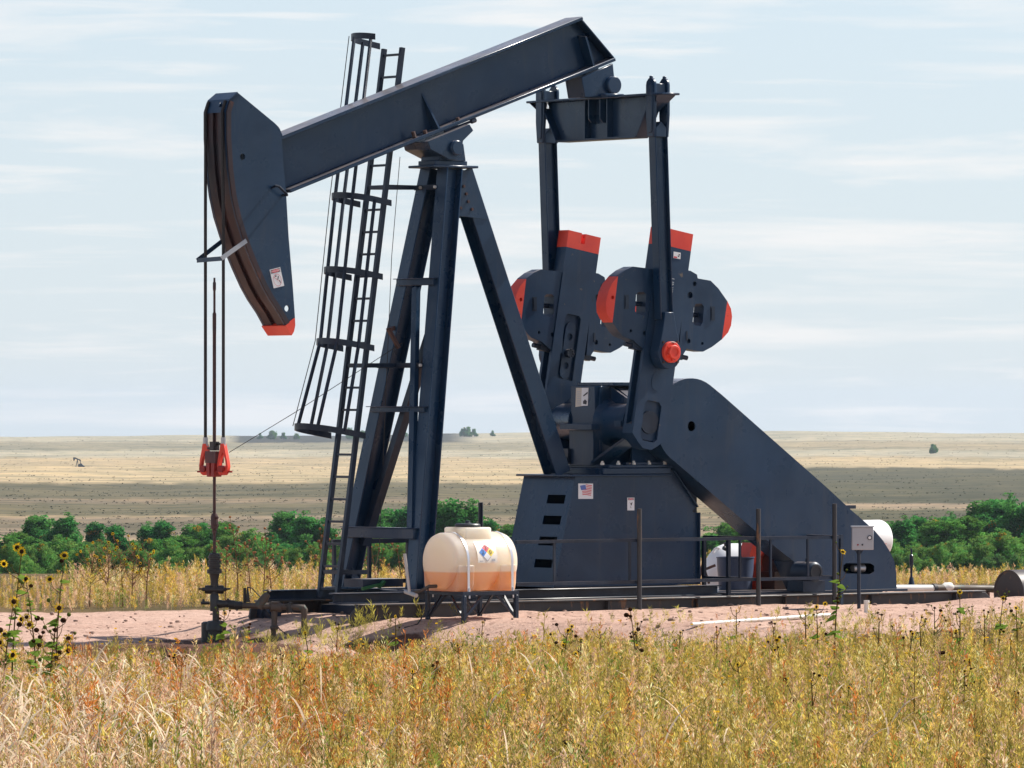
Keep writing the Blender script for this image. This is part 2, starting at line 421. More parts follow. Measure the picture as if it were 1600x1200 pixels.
def build_ground():
    ys = list(np.arange(-60, 40, 6.)) + list(np.arange(40, 74, 1.)) + list(np.arange(74, 91, .16)) + list(np.arange(91, 112, .5))
    y = 112.
    while y < 650: ys.append(y); y *= 1.035
    while y < 1000: ys.append(y); y *= 1.02
    while y < 12800: ys.append(y); y *= 1.012
    ys = np.array(ys)
    s = np.concatenate([-np.geomspace(1.2, .1, 26)[:-1], np.linspace(-.1, .1, 161), np.geomspace(.1, 1.2, 26)[1:]])
    YY, SS = np.meshgrid(ys, s, indexing='ij'); XX = SS * np.maximum(np.abs(YY), 70)
    ZZ = gz(XX, YY)
    nr, nc = YY.shape
    co = np.stack([XX, YY, ZZ], -1).reshape(-1, 3)
    i = np.arange(nr - 1)[:, None] * nc + np.arange(nc - 1)[None, :]
    q = np.stack([i, i + 1, i + nc + 1, i + nc], -1).reshape(-1, 4)
    # vegetation / soil kinds: bare pad, dry grass under the weeds, dry grass of the plain, sagebrush belts with cloud shadow painted into their colour, dark far scrub
    x, y = XX.ravel(), YY.ravel()
    wob = .5 * fld(x / (y * .02 + 1), y * 0, 3.3, 4) + .25 * fld(x / (y * .006 + 1), y * 0, 2.1, 15)
    py = HY + (HC - gz(x, y)) * F / np.maximum(y, 1)
    wob2 = fld(x / (y * .0018 + 1), y / 400, 2.1, 26) * fld(x / (y * .011 + 1), y / 900, 1.7, 3)
    side = sst(.015, .05, x / np.maximum(y, 1))          # towards the right the belts sit a little differently
    c = np.zeros((len(x), 3))
    tan = np.array([.46, .345, .21]); gold = np.array([.50, .375, .225]); pale = np.array([.43, .37, .27]); sage_shade = np.array([.078, .074, .040])
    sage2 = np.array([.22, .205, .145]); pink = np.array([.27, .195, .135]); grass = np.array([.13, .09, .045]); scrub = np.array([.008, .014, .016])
    def put(col, a, b, soft=2.2, w=None, k=1.):
        nonlocal c
        p = py + 4.5 * wob + 2.2 * wob2
        m = sst(a - soft, a + soft, p) * (1 - sst(b - soft, b + soft, p))
        if w is not None: m = m * w
        m = (m * k)[:, None]
        c = c * (1 - m) + col * m
    c[:] = tan
    far = sst(750, 900, y)
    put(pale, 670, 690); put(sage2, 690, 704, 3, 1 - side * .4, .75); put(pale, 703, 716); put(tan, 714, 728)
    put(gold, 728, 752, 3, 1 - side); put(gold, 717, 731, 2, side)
    put(sage_shade, 754, 806, 3, 1 - side, .85); put(sage_shade, 731, 788, 2, side, .95); put(pink, 787, 796, 2, side, .8); put(sage_shade, 796, 838, 3, side, .95)
    put(pink, 778, 786, 2, 1 - side, .6); put(pink, 806, 842, 3, 1 - side, .9); put(sage_shade, 812, 826, 3, (1 - side), .45)
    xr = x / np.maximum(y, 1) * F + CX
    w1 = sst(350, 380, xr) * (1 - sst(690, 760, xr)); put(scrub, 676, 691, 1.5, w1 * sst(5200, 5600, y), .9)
    c = c * .84
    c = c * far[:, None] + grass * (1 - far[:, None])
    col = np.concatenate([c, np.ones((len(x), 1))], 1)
    pad = zone(x, y) * (y < 130)
    me = bpy.data.meshes.new('ground')
    me.vertices.add(len(co)); me.vertices.foreach_set('co', co.ravel())
    me.loops.add(q.size); me.loops.foreach_set('vertex_index', q.ravel().astype(np.int32))
    me.polygons.add(len(q)); me.polygons.foreach_set('loop_start', np.arange(0, q.size, 4, dtype=np.int32))
    me.polygons.foreach_set('use_smooth', np.ones(len(q), bool))
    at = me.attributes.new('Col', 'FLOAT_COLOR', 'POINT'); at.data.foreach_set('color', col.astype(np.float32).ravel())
    at = me.attributes.new('Pad', 'FLOAT', 'POINT'); at.data.foreach_set('value', pad.astype(np.float32))
    at = me.attributes.new('Damp', 'FLOAT', 'POINT'); at.data.foreach_set('value', (stain_shade(x, y) * (y < 130)).astype(np.float32))
    at = me.attributes.new('Far', 'FLOAT', 'POINT'); at.data.foreach_set('value', far.astype(np.float32))
    me.update(); me.validate()
    m, nt, b, out = new_mat('soil_and_dry_grassland')
    def attr(n, o):
        a = nt.nodes.new('ShaderNodeAttribute'); a.attribute_name = n; return a.outputs[o]
    def math_(op, a, bb):
        n = nt.nodes.new('ShaderNodeMath'); n.operation = op
        for k, x_ in ((0, a), (1, bb)):
            if hasattr(x_, 'is_linked'): nt.links.new(x_, n.inputs[k])
            else: n.inputs[k].default_value = x_
        return n.outputs[0]
    # grassland: patchy tussocks (far ones large), near ones small
    nf = noise(nt, .009, 8, .68); nf2 = noise(nt, .11, 6, .65); nn1 = noise(nt, 1.2, 6, .7)
    v1 = ramp(nt, nf, [(.34, (.58, .64, .60)), (.5, (1, 1, 1)), (.66, (1.25, 1.2, 1.08))])
    v2 = ramp(nt, nf2, [(.38, (.60, .68, .64)), (.52, (1, 1, 1)), (.68, (1.2, 1.16, 1.1))])
    mul = nt.nodes.new('ShaderNodeMix'); mul.data_type = 'RGBA'; mul.blend_type = 'MULTIPLY'; mul.inputs[0].default_value = 1
    v3 = ramp(nt, noise(nt, .035, 6, .7), [(.36, (.66, .72, .68)), (.5, (1, 1, 1)), (.66, (1.2, 1.17, 1.1))])
    mul3 = nt.nodes.new('ShaderNodeMix'); mul3.data_type = 'RGBA'; mul3.blend_type = 'MULTIPLY'; mul3.inputs[0].default_value = 1
    nt.links.new(v1, mul3.inputs[6]); nt.links.new(v3, mul3.inputs[7]); nt.links.new(mul3.outputs[2], mul.inputs[6]); nt.links.new(v2, mul.inputs[7])
    mul2 = nt.nodes.new('ShaderNodeMix'); mul2.data_type = 'RGBA'; mul2.blend_type = 'MULTIPLY'; mul2.inputs[0].default_value = 1
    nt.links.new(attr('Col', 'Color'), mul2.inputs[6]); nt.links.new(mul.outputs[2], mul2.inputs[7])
    # pad: pinkish crushed granite, finer and coarser grains, damp brown blotches
    p1 = mixc(nt, ramp(nt, noise(nt, .7, 6, .65), [(.3, 0), (.7, 1)]), (.46, .295, .23), (.56, .385, .305))
    p2 = mixc(nt, ramp(nt, noise(nt, 9., 5, .75), [(.35, 0), (.48, 1)]), (.25, .15, .115), p1)
    p3 = mixc(nt, ramp(nt, noise(nt, 2.2, 5, .7), [(.55, 0), (.72, .65)]), p2, (.27, .17, .13))
    edge = math_('ADD', attr('Pad', 'Fac'), math_('MULTIPLY', math_('SUBTRACT', noise(nt, 2.6, 5, .7), .5), .9))
    edge = ramp(nt, edge, [(.42, 0), (.60, 1)])
    # oil-stained soil round the wellhead, with the cut banks' shade painted in
    st = math_('ADD', attr('Damp', 'Fac'), math_('MULTIPLY', math_('SUBTRACT', noise(nt, 3.2, 6, .72), .5), .9))
    st = ramp(nt, st, [(.22, 0), (.52, .94)])
    p4 = mixc(nt, st, p3, (.095, .046, .033))
    fin = mixc(nt, edge, mul2.outputs[2], p4)
    nt.links.new(fin, b.inputs['Base Color']); b.inputs['Roughness'].default_value = .95
    b.inputs['Specular IOR Level'].default_value = .1
    bh = math_('ADD', noise(nt, 3.5, 8, .72), math_('MULTIPLY', noise(nt, 26, 4, .7), .5))
    bump(nt, b, bh, .9, .05)
    me.materials.append(m)
    o = bpy.data.objects.new('ground', me); COL.objects.link(o)
    tag(o, 'pinkish gravel well pad among dry prairie running to a low ridge', 'ground', kind='structure')
build_ground()

# ------------------------------------------------------------------ the pumpjack
pump = thing('pumpjack', PM, 'large navy blue pumpjack with red tipped horsehead and red counterweight ends', 'pumpjack')
def P(): return MB(PM)

# --- skid (lower I-beam rails) and upper base
RT = .212
def rail(v):
    mb = P(); u0 = L(560, 947, -1.2)[0]; u1 = L(1534, 925, -1.2)[0]
    h = .34
    for sgn, zz in ((1, RT - .0125), (-1, RT - h + .0125)):
        mb.box((u0 + (0 if sgn > 0 else .05), v - .1, zz - .0125), (u1, v + .1, zz + .0125))
    zb, zt = RT - h + .025, RT - .025
    pts = [(u0 - .02, zt), (u0 - .13, zt - .10), (u0 - .15, zb + .08), (u0 - .05, zb - .03), (u1 + .05, zb - .02), (u1 + .28, zb + .10), (u1 + .05, zt)]
    mb.prism([V((a, v - .02, b)) for a, b in pts], (0, .04, 0))
    for k in range(7):
        uu = u0 + 1 + k * 1.6
        mb.box((uu, v - .095, zb), (uu + .012, v + .095, zt))
    return mb
for v in (-1.2, 1.2):
    o = rail(v).build('skid_rail', 'rail_paint', pump)
u0r = L(560, 947, -1.2)[0]
mb = P()
for k in range(5): mb.box((u0r + 2.4 + k * 1.9, -1.17, -.05), (u0r + 1.02 + k * 1.9, 1.17, .14))
mb.build('cross_member', 'navy_dark', pump)
h0 = L(400, 960, 1.05)
mb = P(); mb.cyl((u0r + .12, .96, .03), (u0r + .12, 1.18, .03), .11); mb.cyl((u0r + .12, 1.07, .03), (u0r + .12, 1.178, .03), .15)
mb.build('pull_hub', 'navy_dark', pump)
ub = .36
ub1 = L(1121, 915, -.86)[0]; ub0 = L(520, 936, -.86)[0]; ub0f = L(417, 938, .86)[0]
mb = P()
for v in (-.86, .86):
    mb.hbeam((ub0 if v < 0 else ub0f, v, (RT + ub) / 2 + .002), (ub1, v, (RT + ub) / 2 + .002), .2, ub - RT - .004, .016, .012)
for uu in (-3.3, -2.2, -.2, ub1 - .1): mb.box((uu, -.76, RT + .01), (uu + .1, .76, ub - .02))
mb.build('upper_base', 'navy_dark', pump)  # darker paint stands in for the shade below deck level
mb = P()                                               # deck plates between the rails
mb.box((ub1 + .1, -.95, RT + .004), (L(1401, 924, -.82)[0] + .1, .95, RT + .035))
mb.build('deck_plate', 'navy_dark', pump)

# --- samson post
top = L(690, 263, 0)
post = bpy.data.objects.new('samson_post', None)
tz = top[2]; tu = top[0]
nf = L(653, 922, -.86); ff = L(553, 932, .86)
ntop = V((tu + .02, -.17, tz)); ftop = V((tu - .02, .17, tz))
nfoot = V((nf[0], -.86, ub)); ffoot = V((nf[0], .86, ub))
sp = P(); sp.box((tu - .36, -.3, tz), (tu + .42, .3, tz + .035)); sp.box((tu - .26, -.2, tz + .035), (tu + .3, .2, tz + .1))
samson = sp.build('samson_post', 'navy', pump)
for a, b in ((nfoot, ntop), (ffoot, ftop)):
    P().hbeam(a, b, .25, .27, .02, .016, across=(0, 1, 0)).build('leg', 'navy', samson)
    q = P(); q.box((a[0] - .24, a[1] - .15, ub + .002), (a[0] + .24, a[1] + .15, ub + .03))
    for s1 in (-1, 1):
        q.prism([V((a[0] - .01, a[1] + s1 * .14 - .008, ub + .03)), V((a[0] + .22, a[1] + s1 * .14 - .008, ub + .03)), V((a[0] + .02, a[1] + s1 * .14 - .008, ub + .3))], (0, .016, 0))
    q.build('foot_plate', 'navy', samson)
rt = V((tu + .30, 0, tz - .02)); rb = L(871, 740, 0)
P().hbeam(rt, rb, .26, .30, .02, .016, across=(1, 0, 0)).build('leg', 'navy', samson)
def on_leg(a, b, t): return a + (b - a) * t
def tz_at(a, b, z): return a + (b - a) * ((z - a[2]) / (b[2] - a[2]))
mb = P()
for s1 in (-.16, .145):                                # gusset plates of the rear leg
    mb.prism([V((tu + .12, s1, tz - .03)), V((tu + .40, s1, tz - .03)), V((tu + .68, s1, tz - .70)), V((tu + .14, s1, tz - .66))], (0, .016, 0))
mb.build('gusset', 'navy', samson)
for i, (a, b) in enumerate([(708, 290), (724, 291), (712, 301), (728, 303), (715, 314), (731, 315), (719, 325), (737, 327)]):
    p = L(a, b, -.16); P().cyl((p[0], -.16, p[2]), (p[0], -.185, p[2]), .022, seg=6).build('bolt', 'rust', samson)
def zpx(py): return L(650, py, 0)[2]
for py, w, h in ((441, .09, .09), (640, .07, .07), (832, .12, .14)):
    z = zpx(py); a = tz_at(nfoot, ntop, z); b = tz_at(ffoot, ftop, z)
    mb = P(); mb.bar(a + V((-.15, -.06, 0)), b + V((-.15, .06, 0)), w * .8, h, across=(1, 0, 0)); mb.box((a[0] - .22, a[1] - .1, z + h / 2), (b[0] - .1, b[1] + .13, z + h / 2 + .012))
    mb.build('cross_brace', 'navy', samson)
z1 = zpx(445); a = tz_at(nfoot, ntop, z1); b = tz_at(ffoot, ftop, z1); mid = (a + b) / 2
P().bar(mid + V((-.15, 0, -.04)), tz_at(nfoot, ntop, zpx(825)) + V((-.13, .09, 0)), .11, .07).build('diagonal_brace', 'navy', samson)
P().bar(tz_at(nfoot, ntop, zpx(512)) + V((0, .12, 0)), tz_at(ffoot, ftop, zpx(852)) + V((.12, -.06, 0)), .12, .12).build('diagonal_brace', 'navy_dark', samson)
br = tz_at(ffoot, ftop, zpx(512)) + V((-.16, -.05, 0))
mb = P(); mb.bar(br, br + V((-.12, -.08, -.03)), .08, .05); mb.bar(br + V((-.12, -.08, -.03)), br + V((.02, -.12, -.28)), .06, .04)
mb.build('wire_bracket', 'rust', samson)

# --- ladder with cage
lad = thing('ladder', at_pump(-4.4, .4, -.1), 'caged dark steel ladder leaning up beside the samson post', 'ladder')
vl0, vl1 = .20, .63
lb = (L(527.5, 935, vl0), L(498, 932, vl1)); lt = (L(630, 74, vl0), L(599, 77, vl1))
lu0 = (lb[0][0] + lb[1][0]) / 2; lz0 = (lb[0][2] + lb[1][2]) / 2; lu1 = (lt[0][0] + lt[1][0]) / 2; lz1 = (lt[0][2] + lt[1][2]) / 2
def lp(z, v, off=0):
    t = (z - lz0) / (lz1 - lz0); return V((lu0 + (lu1 - lu0) * t + off, v, z - off * .165))
for v in (vl0, vl1): P().bar(lp(lz0, v), lp(lz1, v), .055, .065).build('side_rail', 'navy_dark', lad)
z = lz0 + .12
while z < lz1:
    P().bar(lp(z, vl0 + .028), lp(z, vl1 - .028), .032, .032, across=(1, 0, 0)).build('rung', 'navy_dark', lad); z += .3085
def hoop(z, out, w, band=.085, a0=0, n=14):
    """U-shaped flat band: out = reach in front of the rungs"""
    vm = (vl0 + vl1) / 2; pts = [(0.02, vm - w)]
    for i in range(n + 1):
        a = -math.pi / 2 - math.pi * i / n
        pts.append((-out * .45 + math.cos(a) * out * .55, vm + math.sin(a) * w))
    pts.append((.02, vm + w))
    return pts[a0:]
hz = [zpx2 for zpx2 in (lz0 + (932 - 681) / 857 * (lz1 - lz0), lz0 + (932 - 545) / 857 * (lz1 - lz0), lz0 + (932 - 434) / 857 * (lz1 - lz0), lz0 + (932 - 319) / 857 * (lz1 - lz0), lz0 + (932 - 70) / 857 * (lz1 - lz0))]
hp = [(.80, .42), (.60, .38), (.62, .38), (.64, .38), (.64, .36)]
cage = None
for k, (z, (out, w)) in enumerate(zip(hz, hp)):
    pts = hoop(z, out, w, a0=(4 if k == 4 else 0)); mb = P(); outer = [lp(z - .04, q[1], q[0]) for q in pts]
    vs = []; fs = []
    vm = (vl0 + vl1) / 2
    for p in outer:
        c = V((p.x + out * .3, vm, p.z)); d = V((c.x - p.x, c.y - p.y, 0)).normalized() * .012
        vs += [p, p + V((0, 0, .085)), p + d + V((0, 0, .085)), p + d]
    for i in range(len(outer) - 1):
        for j in range(4):
            j2 = (j + 1) % 4; fs.append((i * 4 + j, i * 4 + j2, i * 4 + 4 + j2, i * 4 + 4 + j))
    fs += [(0, 1, 2, 3), tuple(len(vs) - 4 + j for j in (3, 2, 1, 0))]
    mb.add(vs, fs); mb.build('cage_hoop', 'navy_dark', lad)
for i in (1, 5, 9, 15):
    pp = []
    for k, (z, (out, w)) in enumerate(zip(hz, hp)):
        if k == 4 and i < 4: continue
        q = hoop(z, out, w)[i]; pp.append(lp(z, q[1] * .985 + .015 * (vl0 + vl1) / 2, q[0] + .018))
    mb = P()
    for a, b in zip(pp[:-1], pp[1:]): mb.bar(a, b, .045, .030, across=(1, .4, 0))
    mb.build('cage_bar', 'navy_dark', lad)
mb = P(); pp = [lp(z, (vl0 + vl1) / 2 + .14, -out - .02) for z, (out, w) in zip(hz, hp)]; mb.tube(pp, .006, 6); mb.build('safety_wire', 'cable', lad)
for py, both in ((292, 1), (571, 1), (893, 0)):
    z = zpx(py); mb = P(); a = tz_at(nfoot, ntop, z); b = tz_at(ffoot, ftop, z)
    fu = b[0] - .15
    if both: mb.bar(V((fu, b[1] + .14, z)), V((a[0] - .15, a[1] - .04 + .14, z)), .02, .07, across=(1, 0, 0))
    for v in (vl0, vl1):
        tgt = V((fu, max(min(v, b[1]), a[1]) , z)) if both else V((b[0] - .14, v, z))
        mb.bar(lp(z, v), tgt, .012, .06)
    mb.bar(lp(z, vl0), lp(z, vl1), .03, .05, across=(1, 0, 0))
    mb.build('standoff_bracket', 'navy_dark', lad)
    if both:
        for q in (a, b): P().cyl((fu - .01, q[1] * .85, z), (fu - .04, q[1] * .85, z), .022, seg=6).build('bracket_bolt', 'bolt', lad)

# --- walking beam
bt0, bt1 = L(430, 217, -.2), L(910.5, 25.5, -.2); bb1 = L(963, 95, -.2); bb0 = L(440, 305.4, -.2)
beam_d = (bt1 - bt0).normalized(); beam_n = V((0, 1, 0)).cross(beam_d); beam_n = -beam_n if beam_n.z < 0 else beam_n
bh = (bt1 - bb1).dot(beam_n); tf = .05
def BP(s, v, n): return V((bb1[0], v, bb1[2])) + beam_d * s + beam_n * n     # s along from the tail, n up from the underside
sL = (bt0 - bb1).dot(beam_d); s0 = -(bb1 - bb0).dot(beam_d)
sT = (bt1 - bb1).dot(beam_d)
mb = P()
for n0 in (0, bh - tf): s_ = 0 if n0 == 0 else sT; mb.prism([BP(s_, -.2, n0), BP(sL, -.2, n0), BP(sL, .2, n0), BP(s_, .2, n0)], beam_n * tf)
mb.prism([BP(-.04, -.016, tf), BP(sL, -.016, tf), BP(sL, -.016, bh - tf), BP(sT - .02, -.016, bh - tf)], (0, .032, 0))
mb.prism([BP(-.001, -.19, tf), BP(-.03, -.19, tf), BP(sT - .03, -.19, bh - tf), BP(sT - .001, -.19, bh - tf)], (0, .38, 0))
walking = mb.build('walking_beam', 'navy', pump)
sg = (L(680, 204, -.1) - bb1).dot(beam_d)
for sgn in (-1, 1):
    mb = P(); mb.prism([BP(sg, sgn * .017, tf), BP(sg, sgn * .195, tf), BP(sg, sgn * .017, bh * .74)], beam_d * .03); mb.build('rib', 'navy', walking)
    s2 = (L(922, 108, -.1) - bb1).dot(beam_d)
    mb = P(); mb.prism([BP(s2, sgn * .017, tf), BP(s2, sgn * .195, tf), BP(s2, sgn * .195, bh * .62), BP(s2, sgn * .017, bh * .66)], beam_d * .03); mb.build('rib', 'navy', walking)
for px, py in ((647, 211), (665, 209), (716, 189)):
    p = L(px, py, -.15); P().cyl(p - beam_n * .04, p + beam_n * .05, .03, seg=6).build('bolt', 'rust', walking)

# --- saddle (centre bearing)
mb = P()
sd = [(669, 221), (734, 194), (740, 204), (724, 220), (721, 243), (714, 249), (700, 249), (697, 246), (672, 233)]
mb.prism([L(a, b, -.3) for a, b in sd], (0, .6, 0))
mb.prism([V((tu - .2, -.22, tz + .1)), V((tu + .26, -.22, tz + .1)), V((tu + .22, -.22, tz + .34)), V((tu - .16, -.22, tz + .34))], (0, .44, 0))
saddle = mb.build('saddle', 'navy', pump)
c = L(711, 231, -.3)
P().lathe((c[0], -.3, c[2]), (0, -1, 0), [(.0, 0), (.105, 0), (.105, .05), (.09, .06), (.09, .075), (0, .075)], 28).build('bearing_cap', 'navy', saddle)
a, b = BP(sg - .55, -.16, -.09), BP(sg + .66, -.16, -.035)
mb = P(); mb.tube([BP(sg + .1, -.17, -.02), BP(sg + .62, -.17, -.03)], .018, 8); mb.cyl(BP(sg + .58, -.17, -.03), BP(sg + .66, -.17, -.03), .035, seg=6); mb.build('adjusting_bolt', 'navy_dark', saddle)
P().tube([L(625, 245, .15), L(612, 400, .3), L(590, 918, .5)], .005, 5).build('brake_cable', 'cable', pump)

# --- horsehead
near = [(353, 173), (353, 215), (356, 265), (361, 305), (368, 338), (378, 370), (387, 395), (397, 419), (410, 448), (421, 468), (435, 489), (446, 509)]
def hl(pts, v=-.26): return [L(a, b, v) for a, b in pts]
mb = P()
body = [(358, 157), (371, 147)] + [(428, 194), (435, 201), (440, 213), (443, 260), (447, 300), (451, 370), (457, 440), (461, 497)] + near[::-1]
hole1 = [L(a, b, -.26) for a, b in circ(379, 245, 4, 5, 16)]; hole2 = [L(a, b, -.26) for a, b in circ(448.5, 482, 4, 5, 16)]
mb.prism([hl(body), hole1, hole2], (0, .03, 0))
mb.prism([[V((p[0], .23, p[2])) for p in hl(body)], [V((p[0], .23, p[2])) for p in hole1], [V((p[0], .23, p[2])) for p in hole2]], (0, .03, 0))
# back plate and top plate between the cheeks
back = body[1:5]
for a, b in zip(back[:-1], back[1:]):
    pa, pb = L(*a, -.23), L(*b, -.23); d = (pb - pa); nrm = V((d.z, 0, -d.x)).normalized() * .02
    mb.prism([pa, pb, pb - nrm, pa - nrm], (0, .459, 0))
horse = mb.build('horsehead', 'navy', pump)
mb = P()                                               # curved front track
pts = hl([(358, 157)] + near)
for i in range(len(pts) - 1):
    pa, pb = pts[i], pts[i + 1]; d = pb - pa; nrm = V((d.z, 0, -d.x)).normalized(); nrm = nrm if nrm.x > 0 else -nrm
    for v0, v1, dd in ((-.285, -.06, 0), (.06, .285, 0), (-.07, .07, .04)):
        mb.prism([V((pa.x, v0, pa.z)) + nrm * (dd + .004), V((pb.x, v0, pb.z)) + nrm * (dd + .004), V((pb.x, v0, pb.z)) + nrm * (dd + .07), V((pa.x, v0, pa.z)) + nrm * (dd + .07)], (0, v1 - v0, 0))
mb.build('curved_track', 'track', horse)
tip = [(446, 509), (461, 497), (461.5, 508), (459.5, 518), (456, 524)]
mb = P(); mb.prism(hl(tip, -.288), (0, .576, 0)); mb.build('red_tip', 'red', horse)
mb = P(); pa, pb = L(358, 157, -.26), L(371, 147, -.26)
mb.prism([pa + V((-.06, 0, -.16)), pa + V((0, 0, .02)), pb + V((0, 0, .03)), pb + V((.04, 0, -.02)), pa + V((.05, 0, -.06))], (0, .52, 0))
mb.cyl((pa.x - .02, -.1, pa.z - .06), (pa.x - .06, -.1, pa.z - .05), .03, seg=8)
mb.build('hanger_block', 'navy_worn', horse)
mb = P(); ha = L(425, 293, -.26); hb = L(441, 305, -.26)
mb.tube([ha, ha + V((0, -.09, .02)), ha + V((.04, -.11, .01)), hb + V((0, -.11, .01)), hb + V((.02, -.09, 0)), hb], .018, 8); mb.build('handle', 'navy_dark', horse)
mb = P(); k0 = L(385, 376, -.30); k1 = L(346, 404, -.30); k2 = L(308, 407, .30)
k2 = LU(308, 407, k1[0]); k3 = V((k0[0], .30, k0[2]))
for a, b in ((k1, k2), (k2, k3)): mb.bar(a, b, .012, .06, across=(a - b).cross(V((0, 0, 1))))
gd = mb.build('wireline_guide', 'navy', horse)
P().bar(k0, k1, .012, .06, across=(k0 - k1).cross(V((0, 0, 1)))).build('guide_arm', 'greymetal', gd)

def danger_sign(parent, org, xd, yd, w, h, variant):
    """white sticker, black header, red oval, small pictogram"""
    n = V(xd).cross(V(yd)); n.normalize()
    if A(V(org)).y and (PM.to_3x3() @ n).y > 0: n = -n
    X = lambda a, b, l: V(org) + V(xd) * (a * w / 2) + V(yd) * (b * h / 2) + n * l
    mb = P(); mb.mi = 0
    mb.prism([X(-1, -1, .001), X(1, -1, .001), X(1, 1, .001), X(-1, 1, .001)], n * .003)
    base = mb.build('warning_sticker', 'sticker', parent)
    def flat(pts, mats, l, nm, more=None):
        q = P(); t = tessellate_polygon([[V((a, b, 0)) for a, b in pts]])
        q.add([X(a, b, l) for a, b in pts], [tuple(z) for z in t])
        if more: more(q)
        return q.build(nm, mats, parent, flat=True)
    hd = .62 if variant else .56
    q = P(); q.mi = 0
    def quad(pts, l, mi):
        q.mi = mi; t = tessellate_polygon([[V((a, b, 0)) for a, b in pts]]); q.add([X(a, b, l) for a, b in pts], [tuple(z) for z in t])
    quad([(-.86, hd), (.86, hd), (.86, .93), (-.86, .93)], .0055, 0)
    quad(circ(0, (hd + .93) / 2, .80, (.93 - hd) * .46, 20), .0070, 1)
    text_into(q, 'DANGER', X(0, (hd + .93) / 2, .0085), V(xd), V(yd), w * .21, mi=2)
    if variant == 0:
        for i in range(24):
            a0, a1 = 2 * math.pi * i / 24, 2 * math.pi * (i + 1) / 24
            quad([(math.cos(a0) * .74, -.24 + math.sin(a0) * .66), (math.cos(a1) * .74, -.24 + math.sin(a1) * .66), (math.cos(a1) * .67, -.24 + math.sin(a1) * .60), (math.cos(a0) * .67, -.24 + math.sin(a0) * .60)], .0055, 3)
        quad([(-.62, .16), (-.55, .20), (.60, -.60), (.53, -.64)], .0055, 3)
        quad([(-.35, .22), (-.1, .30), (.02, .15), (-.3, .12)], .007, 0); quad([(.22, .18), (.38, .10), (.12, -.24), (.0, -.2)], .007, 0)
        quad([(.25, -.25), (.4, -.3), (.5, -.62), (.38, -.6)], .007, 0)
    else:
        quad([(-.45, .30), (.05, .1), (.35, .32), (.42, .28), (.2, -.2), (-.05, -.22), (-.1, .05)], .0055, 0); quad([(-.2, -.35), (-.05, -.4), (.1, -.62), (-.02, -.64)], .0055, 0)
    q.build('sticker_print', ['ink_black', 'ink_red', 'sticker', 'ink_pink'], base, flat=True)
# sticker on the horsehead (leaning with it)
c = L(432.5, 434, -.262); tl = L(421.5, 422, -.262); tr_ = L(438, 418, -.262); bl = L(428, 451, -.262)
xd = (tr_ - tl); yd = (tl - bl)
danger_sign(horse, c, xd.normalized(), yd.normalized(), xd.length, yd.length, 0)

# --- equalizer, pitmans
eq0 = L(940.5, 219, 0); ue = eq0[0]
ez_t = L(940.5, 153, 0)[2]; ez_b = eq0[2]
mb = P()
trap = [(-1.28, ez_t - .02), (1.28, ez_t - .02), (1.22, ez_t - .10), (.92, ez_b + .02), (-.92, ez_b + .02), (-1.22, ez_t - .10)]
mb.prism([V((ue - .01, a, b)) for a, b in trap], (.025, 0, 0))
mb.box((ue - .16, -1.58, ez_t - .02), (ue + .16, 1.58, ez_t + .012))
for (a, b), (c2, d) in zip(trap[2:-1] , trap[3:]):
    if abs(a) == 1.28 and abs(c2) == 1.28: continue
    pa, pb = V((0, a, b)), V((0, c2, d)); dn = V((0, (pb - pa).z, -(pb - pa).y)).normalized()
    if dn.z > 0: dn = -dn
    mb.prism([V((ue - .12, a, b)), V((ue + .12, a, b)), V((ue + .12, c2, d)), V((ue - .12, c2, d))], dn * .022)
equal = mb.build('equalizer', 'navy', pump)
for v in (-.27, .25):
    for s1 in (-1, 1): P().box((ue + (-.012 if s1 < 0 else .016), v, ez_b + .005), (ue + s1 * .115, v + .02, ez_t - .021)).build('rib', 'navy', equal)
for v in (-.14, .12):
    P().prism([V((ue - .012, v, ez_t - .021)), V((ue - .14, v, ez_t - .021)), V((ue - .14, v, ez_t - .30)), V((ue - .08, v, ez_t - .36)), V((ue - .012, v, ez_t - .36))], (0, .02, 0)).build('rib', 'navy', equal)
for s1 in (-1, 1): P().prism([V((ue - .16, s1 * 1.48, ez_t - .021)), V((ue + .16, s1 * 1.48, ez_t - .021)), V((ue + .02, s1 * 1.22, ez_t - .28)), V((ue - .02, s1 * 1.22, ez_t - .28))], (0, .02, 0)).build('end_plate', 'navy', equal)
# tail bearing between beam and equalizer
mb = P(); tb = L(956, 133, -.2)
pl = [L(a, b, -.2) for a, b in ((909, 121), (958, 99), (960, 118), (966, 128), (966, 140), (958, 148), (950, 150), (914, 152))]
for v0, t in ((-.2, .06), (.14, .06)):
    mb.prism([V((p[0], v0, p[2])) for p in pl], (0, t, 0))
mb.prism([V((p[0], -.14, p[2])) for p in (pl[0], pl[0] + V((.1, 0, .04)), pl[-1] + V((.12, 0, .03)), pl[-1])], (0, .28, 0))
mb.box((ue - .17, -.3, ez_t + .013), (ue + .17, .3, ez_t + .05))
tail = mb.build('tail_bearing', 'navy', pump)
P().lathe((tb[0], -.2, tb[2]), (0, -1, 0), [(0, 0), (.125, 0), (.125, .06), (.11, .075), (0, .075)], 24).build('bearing_cap', 'navy', tail)

